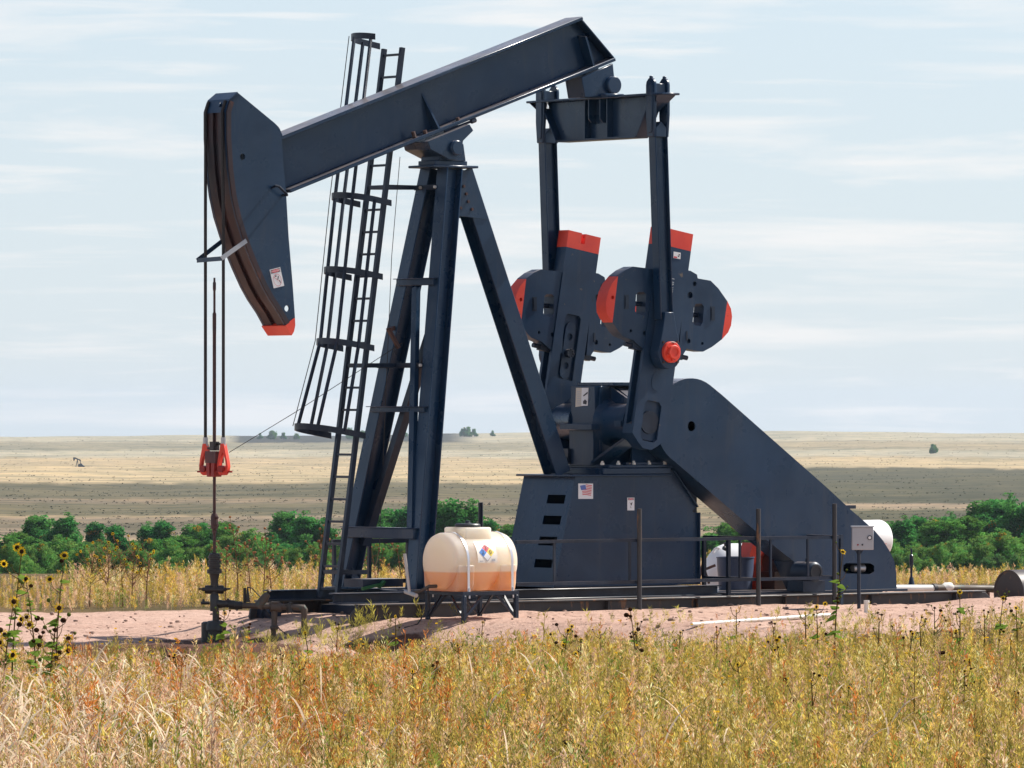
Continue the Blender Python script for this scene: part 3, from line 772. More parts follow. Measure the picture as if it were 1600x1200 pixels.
VC0, VC1 = -1.18, -.95
Cs = L(1017, 660, VC0); Ct = L(1058, 360, VC0)
ca = (Ct - Cs).normalized(); cb = V((ca.z, 0, -ca.x)); CLEN = (Ct - Cs).length
pin_px = L(1048, 550, -1.42); PINA = (V((pin_px[0], 0, pin_px[2])) - V((Cs[0], 0, Cs[2]))).dot(ca)
def CP(a, b, v): return V((Cs[0], v, Cs[2])) + ca * a + cb * b
pinu = CP(PINA, 0, 0)
pt_top = L(1027, 185, -1.33)
for sg1 in (-1, 1):
    v = 1.28 * sg1; vo = sg1
    a = V((pinu[0], v, pinu[2])); b = V((ue, v, ez_t - .42))
    d = (b - a).normalized()
    pit = P().hbeam(a + d * .46, b, .16, .225, .018, .03, across=(0, 1, 0)).build('pitman_arm', 'navy', pump)
    mb = P()
    for s2 in (-1, 1):
        uu = ue + s2 * .118
        q = [(-.07, -.60), (.07, -.60), (.10, -.28), (.10, .13)] + [(math.cos(t) * .10, .13 + math.sin(t) * .10) for t in (.5, 1.1, 1.57, 2.1, 2.7)] + [(-.10, .13), (-.10, -.28)]
        mb.prism([V((uu - .02, v + y, ez_t + zz)) for y, zz in q], (.045, 0, 0))
        q2 = [(y * .66, zz * .86 - .03) for y, zz in q]
        mb.prism([V((uu + s2 * .025 - .01, v + y, ez_t + zz)) for y, zz in q2], (.02, 0, 0))
    mb.box((ue - .095, v - .06, ez_t + .013), (ue + .095, v + .06, ez_t + .15))
    mb.prism([V((ue - .095, v - .08, ez_t - .60)), V((ue + .095, v - .08, ez_t - .60)), V((ue + .095, v - .08, ez_t - .47)), V((ue, v - .08, ez_t - .38)), V((ue - .095, v - .08, ez_t - .47))], (0, .16, 0))
    for s2 in (-1, 1): mb.cyl((ue + s2 * .118, v, ez_t + .2), (ue + s2 * .118, v, ez_t + .255), .03, seg=6)
    mb.build('clevis', 'navy', pit)
    pc = V((pinu[0], 0, pinu[2]))
    mb = P(); y0, y1 = sorted((1.19 * sg1, 1.40 * sg1))
    ring = [V((pc.x + math.cos(t) * .20, y0, pc.z + math.sin(t) * .20)) for t in np.linspace(math.radians(200), math.radians(340) + 0, 14)]
    q = [V((pc.x - .085, y0, pc.z + .56)), V((pc.x - .13, y0, pc.z + .30)), V((pc.x - .19, y0, pc.z + .06))] + [V((pc.x + math.cos(t) * .2, y0, pc.z + math.sin(t) * .24)) for t in np.linspace(math.pi * 1.03, math.pi * 1.97, 12)] + [V((pc.x + .19, y0, pc.z + .06)), V((pc.x + .12, y0, pc.z + .30)), V((pc.x + .065, y0, pc.z + .56))]
    mb.prism(q, (0, y1 - y0, 0)); mb.build('wrist_bearing', 'navy_worn', pit)
    mb = P(); oy = 1.40 * sg1
    mb.lathe((pc.x, oy, pc.z), (0, sg1, 0), [(0, 0), (.150, 0), (.150, .045), (.140, .055), (.098, .055), (.098, .10), (.088, .11), (.062, .11), (.062, .098), (0, .098)], 28)
    for k in range(6):
        t = k * math.pi / 3 + .4; mb.cyl((pc.x + .115 * math.cos(t), oy + sg1 * .06, pc.z + .115 * math.sin(t)), (pc.x + .115 * math.cos(t), oy + sg1 * .085, pc.z + .115 * math.sin(t)), .014, seg=6)
    mb.build('pin_cap', 'red', pit)
    for k in range(4):
        t = k * math.pi / 2 + .8; P().cyl((pc.x + .175 * math.cos(t), oy, pc.z + .2 * math.sin(t)), (pc.x + .175 * math.cos(t), oy + sg1 * .02, pc.z + .2 * math.sin(t)), .018, seg=8).build('pin_bolt', 'rust', pit)

# --- cranks with counterweights
HW = .295; TIPL = .245
def zc6(pts): return [(780 + a * .2375, 340 + b * .2375) for a, b in pts]
wl = zc6([(1030, 345), (985, 335), (880, 322), (830, 345), (785, 380), (740, 435), (715, 490), (700, 560), (703, 620), (722, 660), (745, 690), (785, 750), (812, 780), (882, 806), (930, 850), (985, 885), (1020, 885)])
wl_hole = zc6([(915, 490), (950, 488), (966, 505), (962, 620), (945, 643), (905, 635), (893, 615), (900, 505)])
wr = zc6([(1225, 345), (1258, 350), (1300, 375), (1305, 400), (1390, 415), (1440, 465), (1500, 550), (1524, 600), (1531, 650), (1524, 710), (1505, 755), (1465, 800), (1400, 850), (1340, 882), (1270, 872), (1232, 862), (1210, 900), (1180, 900)])
wr_hole = zc6([(1290, 568), (1330, 565), (1345, 585), (1338, 690), (1322, 714), (1285, 708), (1272, 685), (1280, 590)])
def UZ(px, py): p = L(px, py, -1.16); return (p[0], p[2])
def split(poly, line, side):
    """clip polygon (u,z) by the line through two points, keeping one side"""
    (x0, y0), (x1, y1) = line; out_ = []
    f = lambda p: ((x1 - x0) * (p[1] - y0) - (y1 - y0) * (p[0] - x0)) * side
    for a, b in zip(poly, poly[1:] + poly[:1]):
        fa, fb = f(a), f(b)
        if fa >= 0: out_.append(a)
        if fa * fb < 0: t = fa / (fa - fb); out_.append((a[0] + (b[0] - a[0]) * t, a[1] + (b[1] - a[1]) * t))
    return out_
chl = [UZ(*p) for p in zc6([(780, 385), (745, 685)])]; chr_ = [UZ(*p) for p in zc6([(1500, 548), (1463, 805)])]
for sg1 in (-1, 1):
    v0 = VC0 if sg1 < 0 else .95; v1 = v0 + .23        # v0 = the face towards the camera
    mb = P()
    b0 = .38                                            # reach below the shaft
    low = [(-.20, HW), (-b0 * .8, HW * .62), (-b0, HW * .25), (-b0, -HW * .25), (-b0 * .8, -HW * .62), (-.20, -HW)]
    outl = [(CLEN - TIPL, -HW), (CLEN - TIPL, HW)] + low
    if sg1 < 0: rec = [(-.27, -.10), (-.22, -.15), (.25, -.15), (.30, -.10), (.30, .10), (.25, .15), (-.22, .15), (-.27, .10)]
    else: rec = [(.62, -.14), (1.52, -.14), (1.56, -.10), (1.56, .10), (1.52, .14), (.62, .14)]
    core = [(CLEN - TIPL, -HW), (CLEN - TIPL, HW), (1.25, HW), (1.2, HW - .085), (-.02, HW - .085), (-.07, HW)] + low + [(-.07, -HW), (-.02, -HW + .085), (1.2, -HW + .085), (1.25, -HW)]
    mb.prism([CP(a, b, v0 + .05) for a, b in core], (0, .13, 0)); mb.prism([CP(a, b, v0 + .18) for a, b in outl], (0, .05, 0))
    mb.prism([[CP(a, b, v0) for a, b in outl], [CP(a, b, v0) for a, b in rec]], (0, .05, 0))
    crank = mb.build('crank', 'navy_worn', pump)
    mb = P()
    if sg1 > 0:
        sl = [(1.36 + .09 * math.sin(t), .09 * math.cos(t)) for t in np.linspace(0, math.pi, 9)] + [(.72 - .09 * math.sin(t), -.09 * math.cos(t)) for t in np.linspace(0, math.pi, 9)]
        holes = [[CP(h + .05 * math.cos(t), .05 * math.sin(t), v0 + .02) for t in np.linspace(0, 2 * math.pi, 14)[:-1]] for h in (1.24, .82)]
        mb.prism([[CP(a, b, v0 + .02) for a, b in sl]] + holes, (0, .028, 0))
        mb.build('pin_slot_plate', 'navy', crank)
        mb = P(); mb.cyl(CP(PINA, 0, v0 + .05), CP(PINA, 0, v0 - .05), .06, seg=20)
        for k in range(8):
            t = k * math.pi / 4; q = CP(PINA + .055 * math.cos(t), .055 * math.sin(t), v0 - .05); mb.cyl(q, q - V((0, .02, 0)), .014, seg=6)
        mb.build('castle_nut', 'navy_dark', crank)
    else:
        mb.cyl(CP(.0, 0, v0 + .045), CP(.0, 0, v0 + .03), .085, seg=24); mb.build('shaft_end', 'navy_worn', crank)
        sl = [(.62 + .09 * math.sin(t), .09 * math.cos(t)) for t in np.linspace(0, math.pi, 9)] + [(.55 - .09 * math.sin(t), -.09 * math.cos(t)) for t in np.linspace(0, math.pi, 9)]
        P().prism([CP(a, b, v0 - .006) for a, b in sl], (0, .008, 0)).build('pin_slot_plate', 'navy', crank)
    nt_ = [(CLEN - TIPL + .002, -HW), (CLEN, -HW), (CLEN, -.05), (CLEN - .15, -.05), (CLEN - .15, .02), (CLEN, .02), (CLEN, HW), (CLEN - TIPL + .002, HW)] if sg1 > 0 else [(CLEN - TIPL + .002, -HW), (CLEN, -HW), (CLEN, HW), (CLEN - TIPL + .002, HW)]
    P().prism([CP(a, b, v0) for a, b in nt_], (0, .23, 0)).build('red_tip', 'red', crank)
    # bosses where the weights bolt on
    for a in (1.02, 1.93):
        for s2 in (-1, 1): mb = P(); mb.bar(CP(a, s2 * (HW - .05), v0 + .11), CP(a, s2 * (HW + .16), v0 + .11), .10, .10); mb.cyl(CP(a, s2 * (HW + .12), v0 + .11), CP(a, s2 * (HW + .27), v0 + .11), .035, seg=8); mb.build('clamp_bolt', 'navy_dark', crank)
    for outline, hole, ch, side, holes in ((wl, wl_hole, chl, 1, [(745, 525, 13), (955, 760, 16), (865, 745, 11)]), (wr, wr_hole, chr_, -1, [(1285, 435, 16), (1255, 510, 22), (1245, 812, 16), (1335, 828, 10)])):
        poly = [UZ(*p) for p in outline]; hl_ = [UZ(*p) for p in hole]
        mid_ = hl_[0]; (x0, y0), (x1, y1) = ch
        sd_ = 1 if ((x1 - x0) * (mid_[1] - y0) - (y1 - y0) * (mid_[0] - x0)) > 0 else -1
        mainp = split(poly, ch, sd_); tipp = split(poly, ch, -sd_)
        w0 = v0 + .015
        small = []; smt = []
        for hx, hy, r in holes:
            c_ = UZ(*zc6([(hx, hy)])[0]); rr = r * .2375 / 110
            lp_ = [(c_[0] + rr * math.cos(t), c_[1] + rr * math.sin(t)) for t in np.linspace(0, 2 * math.pi, 15)[:-1]]
            inside_main = ((x1 - x0) * (c_[1] - y0) - (y1 - y0) * (c_[0] - x0)) * sd_ > 0
            (small if inside_main else smt).append(lp_)
        to = lambda q, v: [V((a, v, b)) for a, b in q]
        mb = P()                                        # front skin with bolt holes, solid back with the lifting hole
        mb.prism([to(mainp, w0), to(hl_, w0)] + [to(q, w0) for q in small], (0, .05, 0))
        mb.prism([to(mainp, w0 + .05), to(hl_, w0 + .05)], (0, .17, 0))
        wt = mb.build('counterweight', 'navy_worn', crank)
        mb = P(); mb.prism([to(tipp, w0)] + [to(q, w0) for q in smt], (0, .05, 0)); mb.prism(to(tipp, w0 + .05), (0, .17, 0)); mb.build('red_end', 'red', crank)
        cu_ = (min(a for a, b in hl_) + max(a for a, b in hl_)) / 2; cz_ = (min(b for a, b in hl_) + max(b for a, b in hl_)) / 2
        dirx = 1 if side > 0 else -1
        for du_, dz_, w_, h_ in ((-.16, .02, .075, .20), (.16, .30, .03, .17), (.13, -.30, .03, .13)):
            q = P(); q.box((cu_ + du_ * dirx * 1.6 - w_ / 2, w0 - .008, cz_ + dz_ - h_ / 2), (cu_ + du_ * dirx * 1.6 + w_ / 2, w0 - .0005, cz_ + dz_ + h_ / 2))
            if w_ > .05: q.box((cu_ + du_ * dirx * 1.6 - w_ / 2 + .015, w0 - .016, cz_ + dz_ - h_ / 2 + .02), (cu_ + du_ * dirx * 1.6 + w_ / 2 - .015, w0 - .0085, cz_ + dz_ + h_ / 2 - .02))
            q.build('cast_mark', 'navy_dark', wt)
        q = P(); q.cyl((cu_ - .02, w0 + .14, cz_), (cu_ + .2, w0 + .14, cz_), .035, seg=8); q.build('clamp_stud', 'navy_dark', crank)
    if sg1 < 0:
        q = P(); text_into(q, 'UNIT', CP(1.95, .03, v0 - .003), ca * -1, cb, .10); q.build('cast_lettering', 'steel', crank, flat=True)
        pa = [L(1052.5, 393, v0 - .002), L(1063.5, 395, v0 - .002), L(1063, 405, v0 - .002), L(1052, 403, v0 - .002)]
        q = P(); q.prism(pa, (0, -.003, 0)); st_ = q.build('sticker', 'sticker', crank)
        q = P(); x_ = (pa[1] - pa[0]); y_ = (pa[0] - pa[3]); o_ = pa[3] - V((0, .005, 0))
        q.mi = 0; q.add([o_ + x_ * .05 + y_ * .05, o_ + x_ * .5 + y_ * .05, o_ + x_ * .5 + y_ * .28, o_ + x_ * .05 + y_ * .28], [(0, 1, 2, 3)])
        q.mi = 1
        for a0, b0_ in ((.62, .3), (.72, .55)): q.add([o_ + x_ * a0 + y_ * b0_, o_ + x_ * (a0 + .2) + y_ * b0_, o_ + x_ * (a0 + .16) + y_ * (b0_ + .2), o_ + x_ * (a0 - .04) + y_ * (b0_ + .2)], [(0, 1, 2, 3)])
        q.build('sticker_print', ['ink_red', 'ink_black'], crank, flat=True)

# --- gearbox
gu0 = L(908, 700, 0)[0]; gz0 = L(908, 731, 0)[2]; gzt = L(908, 603, 0)[2]; gs = L(908, 667, 0)[2]
mb = P()
mb.box((gu0, -.28, gz0 + .03), (gu0 + 1.62, .28, gs - .03)); mb.box((gu0 + .03, -.28, gs + .03), (gu0 + 1.5, .28, gzt))
mb.box((gu0 - .10, -.37, gs - .045), (gu0 + 1.7, .37, gs + .045)); mb.box((gu0 + .25, -.42, gzt + .001), (gu0 + 1.35, .42, gzt + .05))
mb.box((gu0 + .02, -.62, gz0 + .001), (gu0 + 1.7, .62, gz0 + .045))
mb.box((gu0 + .1, -.30, gz0 + .046), (gu0 + .16, -.281, gzt - .002)); mb.box((gu0 + .1, .281, gz0 + .046), (gu0 + .16, .30, gzt - .002))
gear = mb.build('gearbox', 'navy', pump)
mb = P()
for s1 in (-1, 1):                                     # bearing housings and their ribs
    mb.lathe((0 + Cs[0], s1 * .28, Cs[2]), (0, s1, 0), [(.34, 0), (.30, .06), (.27, .12), (.27, .50), (.25, .58), (.20, .59), (.20, .665), (0, .665)], 28)
    mb.prism([V((Cs[0] - .02, s1 * .281, gzt - .01)), V((Cs[0] - .02, s1 * .84, Cs[2] + .26)), V((Cs[0] - .02, s1 * .281, Cs[2] + .2))], (.035, 0, 0))
    mb.prism([V((Cs[0] + .06, s1 * .30, gzt - .01)), V((Cs[0] + .28, s1 * .30, gzt - .01)), V((Cs[0] + .26, s1 * .82, Cs[2] + .25)), V((Cs[0] + .05, s1 * .82, Cs[2] + .25))], (0, -s1 * .02, -.03))
    mb.prism([V((Cs[0] - .38, s1 * .281, gz0 + .05)), V((Cs[0] - .05, s1 * .281, gz0 + .05)), V((Cs[0] + .2, s1 * .80, Cs[2] - .2)), V((Cs[0] - .1, s1 * .80, Cs[2] - .2))], (.0, s1 * .02, .05))
    mb.box((Cs[0] - .28, s1 * .70, Cs[2] - .06), (Cs[0] + .28, s1 * .85, Cs[2] + .02))
mb.build('bearing_housing', 'navy', gear)
mb = P()
mb.prism([V((Cs[0] + .18, -.52, gz0 + .046)), V((Cs[0] + 1.02, -.52, gz0 + .046)), V((Cs[0] + .75, -.29, gz0 + .75)), V((Cs[0] + .35, -.29, gz0 + .75))], (0, .03, 0))
text_into(mb, '4LPD', V((Cs[0] + .52, -.525, gz0 + .115)), V((1, 0, 0)), V((0, .1, .995)), .11)
mb.box((gu0 + .35, -.58, gz0 + .046), (gu0 + 1.5, -.50, gz0 + .075)); mb.build('gearbox_foot', 'navy_worn', gear)
for k, px in enumerate((941, 966, 990, 1014, 1038)):
    p = L(px, 733, -.57); P().lathe((p[0], -.57, gz0 + .045), (0, 0, 1), [(.032, -.0), (.032, .03), (.018, .032), (.018, .055), (0, .056)], 6).build('bolt', 'bolt', gear)
    P().lathe((p[0], -.57, gz0 - .07), (0, 0, 1), [(.028, 0), (.028, .03), (0, .03)], 6).build('bolt', 'bolt', gear)
mb = P(); mb.mi = 0                                    # paper label on the end of the box
def GE(px, py, du=-.004): return LU(px, py, gu0 + .03 + du)
mb.add([GE(900, 606), GE(912, 606), GE(912, 634), GE(899, 636)], [(0, 1, 2, 3)]); mb.mi = 1
mb.add([GE(909, 606, -.006), GE(919.5, 606, -.006), GE(918.5, 634, -.006), GE(908, 634, -.006)], [(0, 1, 2, 3)]); mb.mi = 2
mb.add([GE(911, 618, -.009), GE(918, 612, -.009), GE(918.5, 614.5, -.009), GE(912, 619.5, -.009)], [(0, 1, 2, 3)]); mb.add([GE(911, 627, -.009), GE(914, 624, -.009), GE(917, 627, -.009), GE(916, 632, -.009), GE(911, 631, -.009)], [(0, 1, 2, 3, 4)])
mb.mi = 3
for k in range(8): mb.add([GE(901.5, 611 + k * 2.8, -.009), GE(907.5, 611 + k * 2.8, -.009), GE(907.5, 612 + k * 2.8, -.009), GE(901.5, 612 + k * 2.8, -.009)], [(0, 1, 2, 3)])
mb.build('paper_label', ['cream_paper', 'sticker', 'ink_black', 'ink_grey'], gear, flat=True)
mb = P(); p = LU(888, 712, gu0); mb.box((gu0 - .05, p[1] - .06, p[2] - .12), (gu0 - .002, p[1] + .05, p[2] + .1)); mb.box((gu0 - .09, p[1] - .03, p[2] - .1), (gu0 - .05, p[1] + .02, p[2] - .02)); mb.build('level_gauge', 'navy_dark', gear)
P().cyl((Cs[0], -1.16, Cs[2]), (Cs[0], 1.16, Cs[2]), .16).build('crankshaft', 'navy_dark', pump)

# --- pedestal
pd_t = L(899, 745, -.6); pd_b = L(865, 917, -.6); pzt = pd_t[2]; pzb = ub + .004
ptr = L(1045, 744, -.6); pmr = L(1083, 801, -.6); pbr = L(1085, 916, -.6)
tu0, bu0 = pd_t[0], pd_b[0] + (pd_b[0] - pd_t[0]) * 0
mb = P()
outl = [V((bu0, -.6, pzb)), V((pmr[0], -.6, pzb)), V((pmr[0], -.6, pmr[2])), V((ptr[0], -.6, pzt)), V((tu0, -.6, pzt))]
mb.prism(outl, (0, .02, 0)); mb.prism([p + V((0, 1.18, 0)) for p in outl], (0, .02, 0))
mb.prism([V((tu0, -.58, pzt)), V((ptr[0], -.58, pzt)), V((ptr[0], -.58, pzt - .02)), V((tu0, -.58, pzt - .02))], (0, 1.16, 0))
for a, b in ((outl[1], outl[2]), (outl[2], outl[3])): 
    nrm = V(((b - a).z, 0, -(b - a).x)).normalized() * -.02
    mb.prism([a + V((0, .02, 0)), b + V((0, .02, 0)), b + V((0, .02, 0)) + nrm, a + V((0, .02, 0)) + nrm], (0, 1.16, 0))
def fr(t, v): return V((bu0 + (tu0 - bu0) * t, v, pzb + (pzt - pzb) * t))    # sloped front, with hand holes
rows = [0, .175, .25, .375, .455, .565, .645, .755, .835, .925, 1]
th = V((.018, 0, -.002))
mb.prism([[fr(0, -.58), fr(0, .58), fr(1, .58), fr(1, -.58)]] + [[fr(rows[i], -.46), fr(rows[i], -.05), fr(rows[i + 1], -.05), fr(rows[i + 1], -.46)] for i in (1, 3, 5, 7)], th)
ped = mb.build('pedestal', 'navy', pump)
mb = P()                                               # lip along the sloped rear edge, top plate
for a, b in ((outl[1], outl[2]), (outl[2], outl[3])):
    d = (b - a).normalized(); nrm = V((d.z, 0, -d.x)) * .12
    if nrm.x < 0: nrm = -nrm
    mb.prism([a + V((0, .05, 0)), b + V((0, .05, 0)), b + V((0, .05, 0)) + nrm, a + V((0, .05, 0)) + nrm], (0, .02, 0))
for a, b in ((outl[1], outl[2]), (outl[2], outl[3])):
    d = (b - a).normalized(); nrm = V((d.z, 0, -d.x)); nrm = nrm if nrm.x > 0 else -nrm
    mb.prism([a + nrm * .12 + V((0, .0, 0)), b + nrm * .12, b + nrm * .135, a + nrm * .135], (0, .12, 0))
mb.build('stiffener_lip', 'navy', ped)
mb = P(); mb.box((ptr[0] - .25, -.1, pzb + .01), (L(1082, 780, .0)[0], .5, pzt - .025)); mb.build('rear_support', 'navy_dark', ped)
mb = P(); mb.box((tu0 - .10, -.66, pzt + .001), (ptr[0] + .02, .66, pzt + .03)); mb.box((gu0 - .1, -.64, pzt + .031), (ptr[0] + .01, .64, gz0)); mb.build('top_plate', 'navy', ped)
c = L(915, 767.5, -.602); x_ = (L(926.5, 767.5, -.602) - c) * 1.; y_ = L(915, 755.5, -.602) - c
mb = P(); mb.prism([c - x_ - y_, c + x_ - y_, c + x_ + y_, c - x_ + y_], (0, -.003, 0)); fl = mb.build('flag_sticker', 'sticker', ped)
mb = P(); N_ = V((0, -.0055, 0))
def fq(pts, mi, l=0): mb.mi = mi; mb.add([c + x_ * a + y_ * b + N_ - V((0, l, 0)) for a, b in pts], [tuple(range(len(pts)))])
def wav(a): return .06 * math.sin((a + .6) * 3.4)
for k in range(7):
    yy = .74 - k * .21; a0 = .02 if k < 3 else -.58
    xs = np.linspace(a0 + .02 * k, .84 - (.02 * k), 7)
    for xa, xb in zip(xs[:-1], xs[1:]): fq([(xa, yy + wav(xa)), (xb, yy + wav(xb)), (xb, yy + .1 + wav(xb)), (xa, yy + .1 + wav(xa))], 0)
fq([(-.80, .72), (-.05, .84), (.06, .24), (-.64, .14)], 1, .001)
mb.build('flag_print', ['ink_red', 'ink_flag'], fl, flat=True)
c = L(985.5, 787.5, -.602); tl = L(980, 777.5, -.602); tr_ = L(991, 777.5, -.602); bl = L(980, 797.5, -.602)
danger_sign(ped, c, (tr_ - tl).normalized(), (tl - bl).normalized(), (tr_ - tl).length, (tl - bl).length, 1)

# --- belt guard
VG = -.82
arc = [(1080 + 55 * math.cos(t), 660 + 69 * math.sin(t)) for t in np.linspace(math.radians(118), math.radians(302), 26)]
gp = arc + [(1128, 617), (1290, 760), (1330, 797), (1365, 827), (1380, 845), (1390, 861), (1397, 876), (1400.5, 895), (1401, 923.5), (1262, 926), (1240, 877), (1188, 836)]
slot = [(1322, 880), (1360, 880), (1366, 884), (1366, 893), (1360, 897), (1322, 896), (1317, 892), (1317, 884)]
gl = [L(a, b, VG) for a, b in gp]
mb = P(); mb.prism([gl, [L(a, b, VG) for a, b in circ(1080.5, 666, 6, 8, 20)], [L(a, b, VG) for a, b in slot]], (0, .012, 0))
mb.prism([[p + V((0, .44, 0)) for p in gl], [L(a, b, VG) + V((0, .44, 0)) for a, b in circ(1080.5, 666, 6, 8, 20)]], (0, .012, 0))
guard = mb.build('belt_guard', 'navy', pump)
mb = P()
for i in range(len(gl)):
    a, b = gl[i], gl[(i + 1) % len(gl)]
    d = b - a; nrm = V((d.z, 0, -d.x)).normalized()
    cen = V((sum(p.x for p in gl) / len(gl), a.y, sum(p.z for p in gl) / len(gl)))
    if nrm.dot((cen - a)) < 0: nrm = -nrm
    i_ = i
    mb.prism([a + V((0, .013, 0)), b + V((0, .013, 0)), b + V((0, .013, 0)) + nrm * .012, a + V((0, .013, 0)) + nrm * .012], (0, .426, 0))
mb.build('guard_rim', 'navy', guard)
P().bar(L(1102, 768, -.35) + V((0, 0, -.03)), L(1240, 880, -.35) + V((0, 0, -.03)), .16, .06).build('guard_brace', 'rust', guard)
mb = P(); q = L(1342, 888, VG + .1); mb.cyl((q[0] - .12, VG + .1, q[2]), (q[0] + .05, VG + .1, q[2]), .05); mb.cyl((q[0] + .02, VG + .12, q[2]), (q[0] + .1, VG + .12, q[2]), .06); mb.build('pulley', 'steel', guard)
P().cyl((L(1080.5, 666, VG)[0], VG + .30, L(1080.5, 666, VG)[2]), (L(1080.5, 666, VG)[0], -.28, L(1080.5, 666, VG)[2]), .1).build('input_shaft', 'navy_dark', gear)
mb = P(); mb.box((L(1335, 796, VG)[0] - .1, VG + .06, L(1335, 796, VG)[2] + .01), (L(1335, 796, VG)[0] + .08, VG + .2, L(1335, 796, VG)[2] + .06)); mb.build('latch', 'navy_dark', guard)

# --- motor and brake parts on the skid
q = L(1275, 894, -1.26); r = .145
mb = P(); mb.lathe((q[0], -1.26, q[2]), (0, 1, 0), [(0, 0), (r * .8, 0), (r, .03), (r, .40), (r * .8, .43), (0, .43)], 28)
for k in range(14):
    t = math.pi * k / 14 * 2; p = V((q[0] + math.cos(t) * r, -1.2, q[2] + math.sin(t) * r)); mb.bar(p, p + V((0, .3, 0)), .012, .02)
mb.box((q[0] - .2, -1.22, RT + .036), (q[0] + .2, -.86, q[2] - r + .02)); mb.cyl((q[0], -1.05, q[2] + r - .01), (q[0], -1.05, q[2] + r + .05), .02)
motor = mb.build('motor', 'navy_dark', pump)
P().lathe((q[0], -1.265, q[2]), (0, 1, 0), [(.11, 0), (.11, -.012), (.08, -.012), (.08, -.002), (0, -.002)], 24).build('fan_cover', 'lid', motor)
mb = P()
mb.prism([L(a, b, .2) for a, b in ((1177, 848), (1197, 856), (1199, 862), (1192, 870), (1188, 890), (1190, 921), (1178, 921), (1172, 905), (1170, 885), (1172, 865))], (0, .25, 0)); mb.build('clutch_guard', 'red', pump)
mb = P(); c_ = L(1205, 880, .1); mb.lathe((c_[0] - .05, .1, c_[2] - .02), (1, 0, 0), [(0, 0), (.21, 0), (.21, .06), (.10, .07), (.10, .45), (0, .45)], 24); mb.box((c_[0] - .1, -.1, RT + .036), (c_[0] + .5, .3, c_[2] - .12)); mb.build('jackshaft', 'rust', pump)
mb = P(); mb.bar(L(592, 918, -.5), L(600, 908, -.5), .07, .03); mb.bar(L(566, 920, -.5), L(599, 912, -.5), .05, .04); mb.build('brake_lever', 'green', pump)
mb = P(); mb.box(L(567, 918, -.45), L(600, 903, .0)); mb.build('brake_box', 'navy_dark', pump)

# ------------------------------------------------------------------ bridle, carrier bar, polished rod
hz_u = L(335, 600, 0)[0]
WY = A(V((hz_u, 0, 0))).y
bri = thing('wire_rope_bridle', at_pump(hz_u, 0, 0), 'pair of black wire ropes hanging from the horsehead to a red carrier bar', 'bridle')
trk = [L(a, b, -.26) for a, b in near]
for px, v in ((349, -.2), (321, .2)):
    pts = [V((p[0] - .02, v, p[2])) for p in ([L(358, 157, -.26)] + trk)]
    p_end = L(px, 688, v); uu = p_end[0]
    path = [p for p in pts if p.x > uu - .5]
    leave = min(range(len(path)), key=lambda i: path[i].x)
    q = path[:leave + 1]; q = q + [V((q[-1].x, v, q[-1].z - .3)), V((uu, v, L(px, 330, v)[2])), V((uu, v, p_end[2]))]
    P().tube(q, .022, 10).build('cable', 'cable', bri)
    P().lathe((uu, v, p_end[2] - .12), (0, 0, 1), [(.0, 0), (.034, 0), (.034, .16), (.0, .16)], 14).build('swage', 'steel', bri)
    c_ = V((uu, v, L(px, 722, v)[2]))
    mb = MB(ID); cw = A(c_)                             # wedge socket: open teardrop loop, broad side to the right
    def drop(s_): return [(.80 * x_, z_) for x_, z_ in [(.03, .25), (.06, .16), (.10, .02), (.115, -.06), (.10, -.13), (.05, -.175), (-.02, -.18), (-.07, -.155), (-.10, -.06), (-.085, .04), (-.05, .16), (-.03, .25)]]
    ax = V((.86, -.5, 0)); ay = V((.5, .86, 0))
    hole_ = [(.008, .14), (.05, .03), (.060, -.05), (.03, -.085), (-.03, -.085), (-.052, -.05), (-.035, .03)]
    mb.prism([[cw + ax * x_ + V((0, 0, z_)) - ay * .035 for x_, z_ in drop(1)], [cw + ax * x_ + V((0, 0, z_)) - ay * .035 for x_, z_ in hole_]], ay * .07)
    sk = mb.build('wedge_socket', 'red', bri)
    mb = MB(ID); mb.cyl(cw + ax * -.13 + V((0, 0, -.13)), cw + ax * .14 + V((0, 0, -.13)), .013, seg=8); mb.cyl(cw - ay * .09 + V((0, 0, -.09)), cw + ay * .09 + V((0, 0, -.09)), .045); mb.build('socket_pin', 'red_dark', bri)
zc1 = L(335, 705, 0)[2]; zc0 = L(335, 724, 0)[2]; zc2 = L(335, 745, 0)[2]
mb = P(); mb.box((hz_u - .07, -.125, zc0 + .005), (hz_u + .07, .125, zc1)); mb.build('carrier_bar', 'maroon', bri)
for v0_ in (-.105, .02):
    mb = P(); mb.prism([V((hz_u - .07, v0_, zc0 + .004)), V((hz_u - .07, v0_ + .085, zc0 + .004)), V((hz_u - .07, v0_ + .085 - (.025 if v0_ > 0 else 0), zc2)), V((hz_u - .07, v0_ + (.025 if v0_ < 0 else 0), zc2))], (.13, 0, 0)); mb.build('carrier_yoke', 'red_dark', bri)
P().tube([L(358, 707, -.15), L(460, 645, -.1), L(628, 536, .3)], .005, 5).build('tag_wire', 'cable', bri)

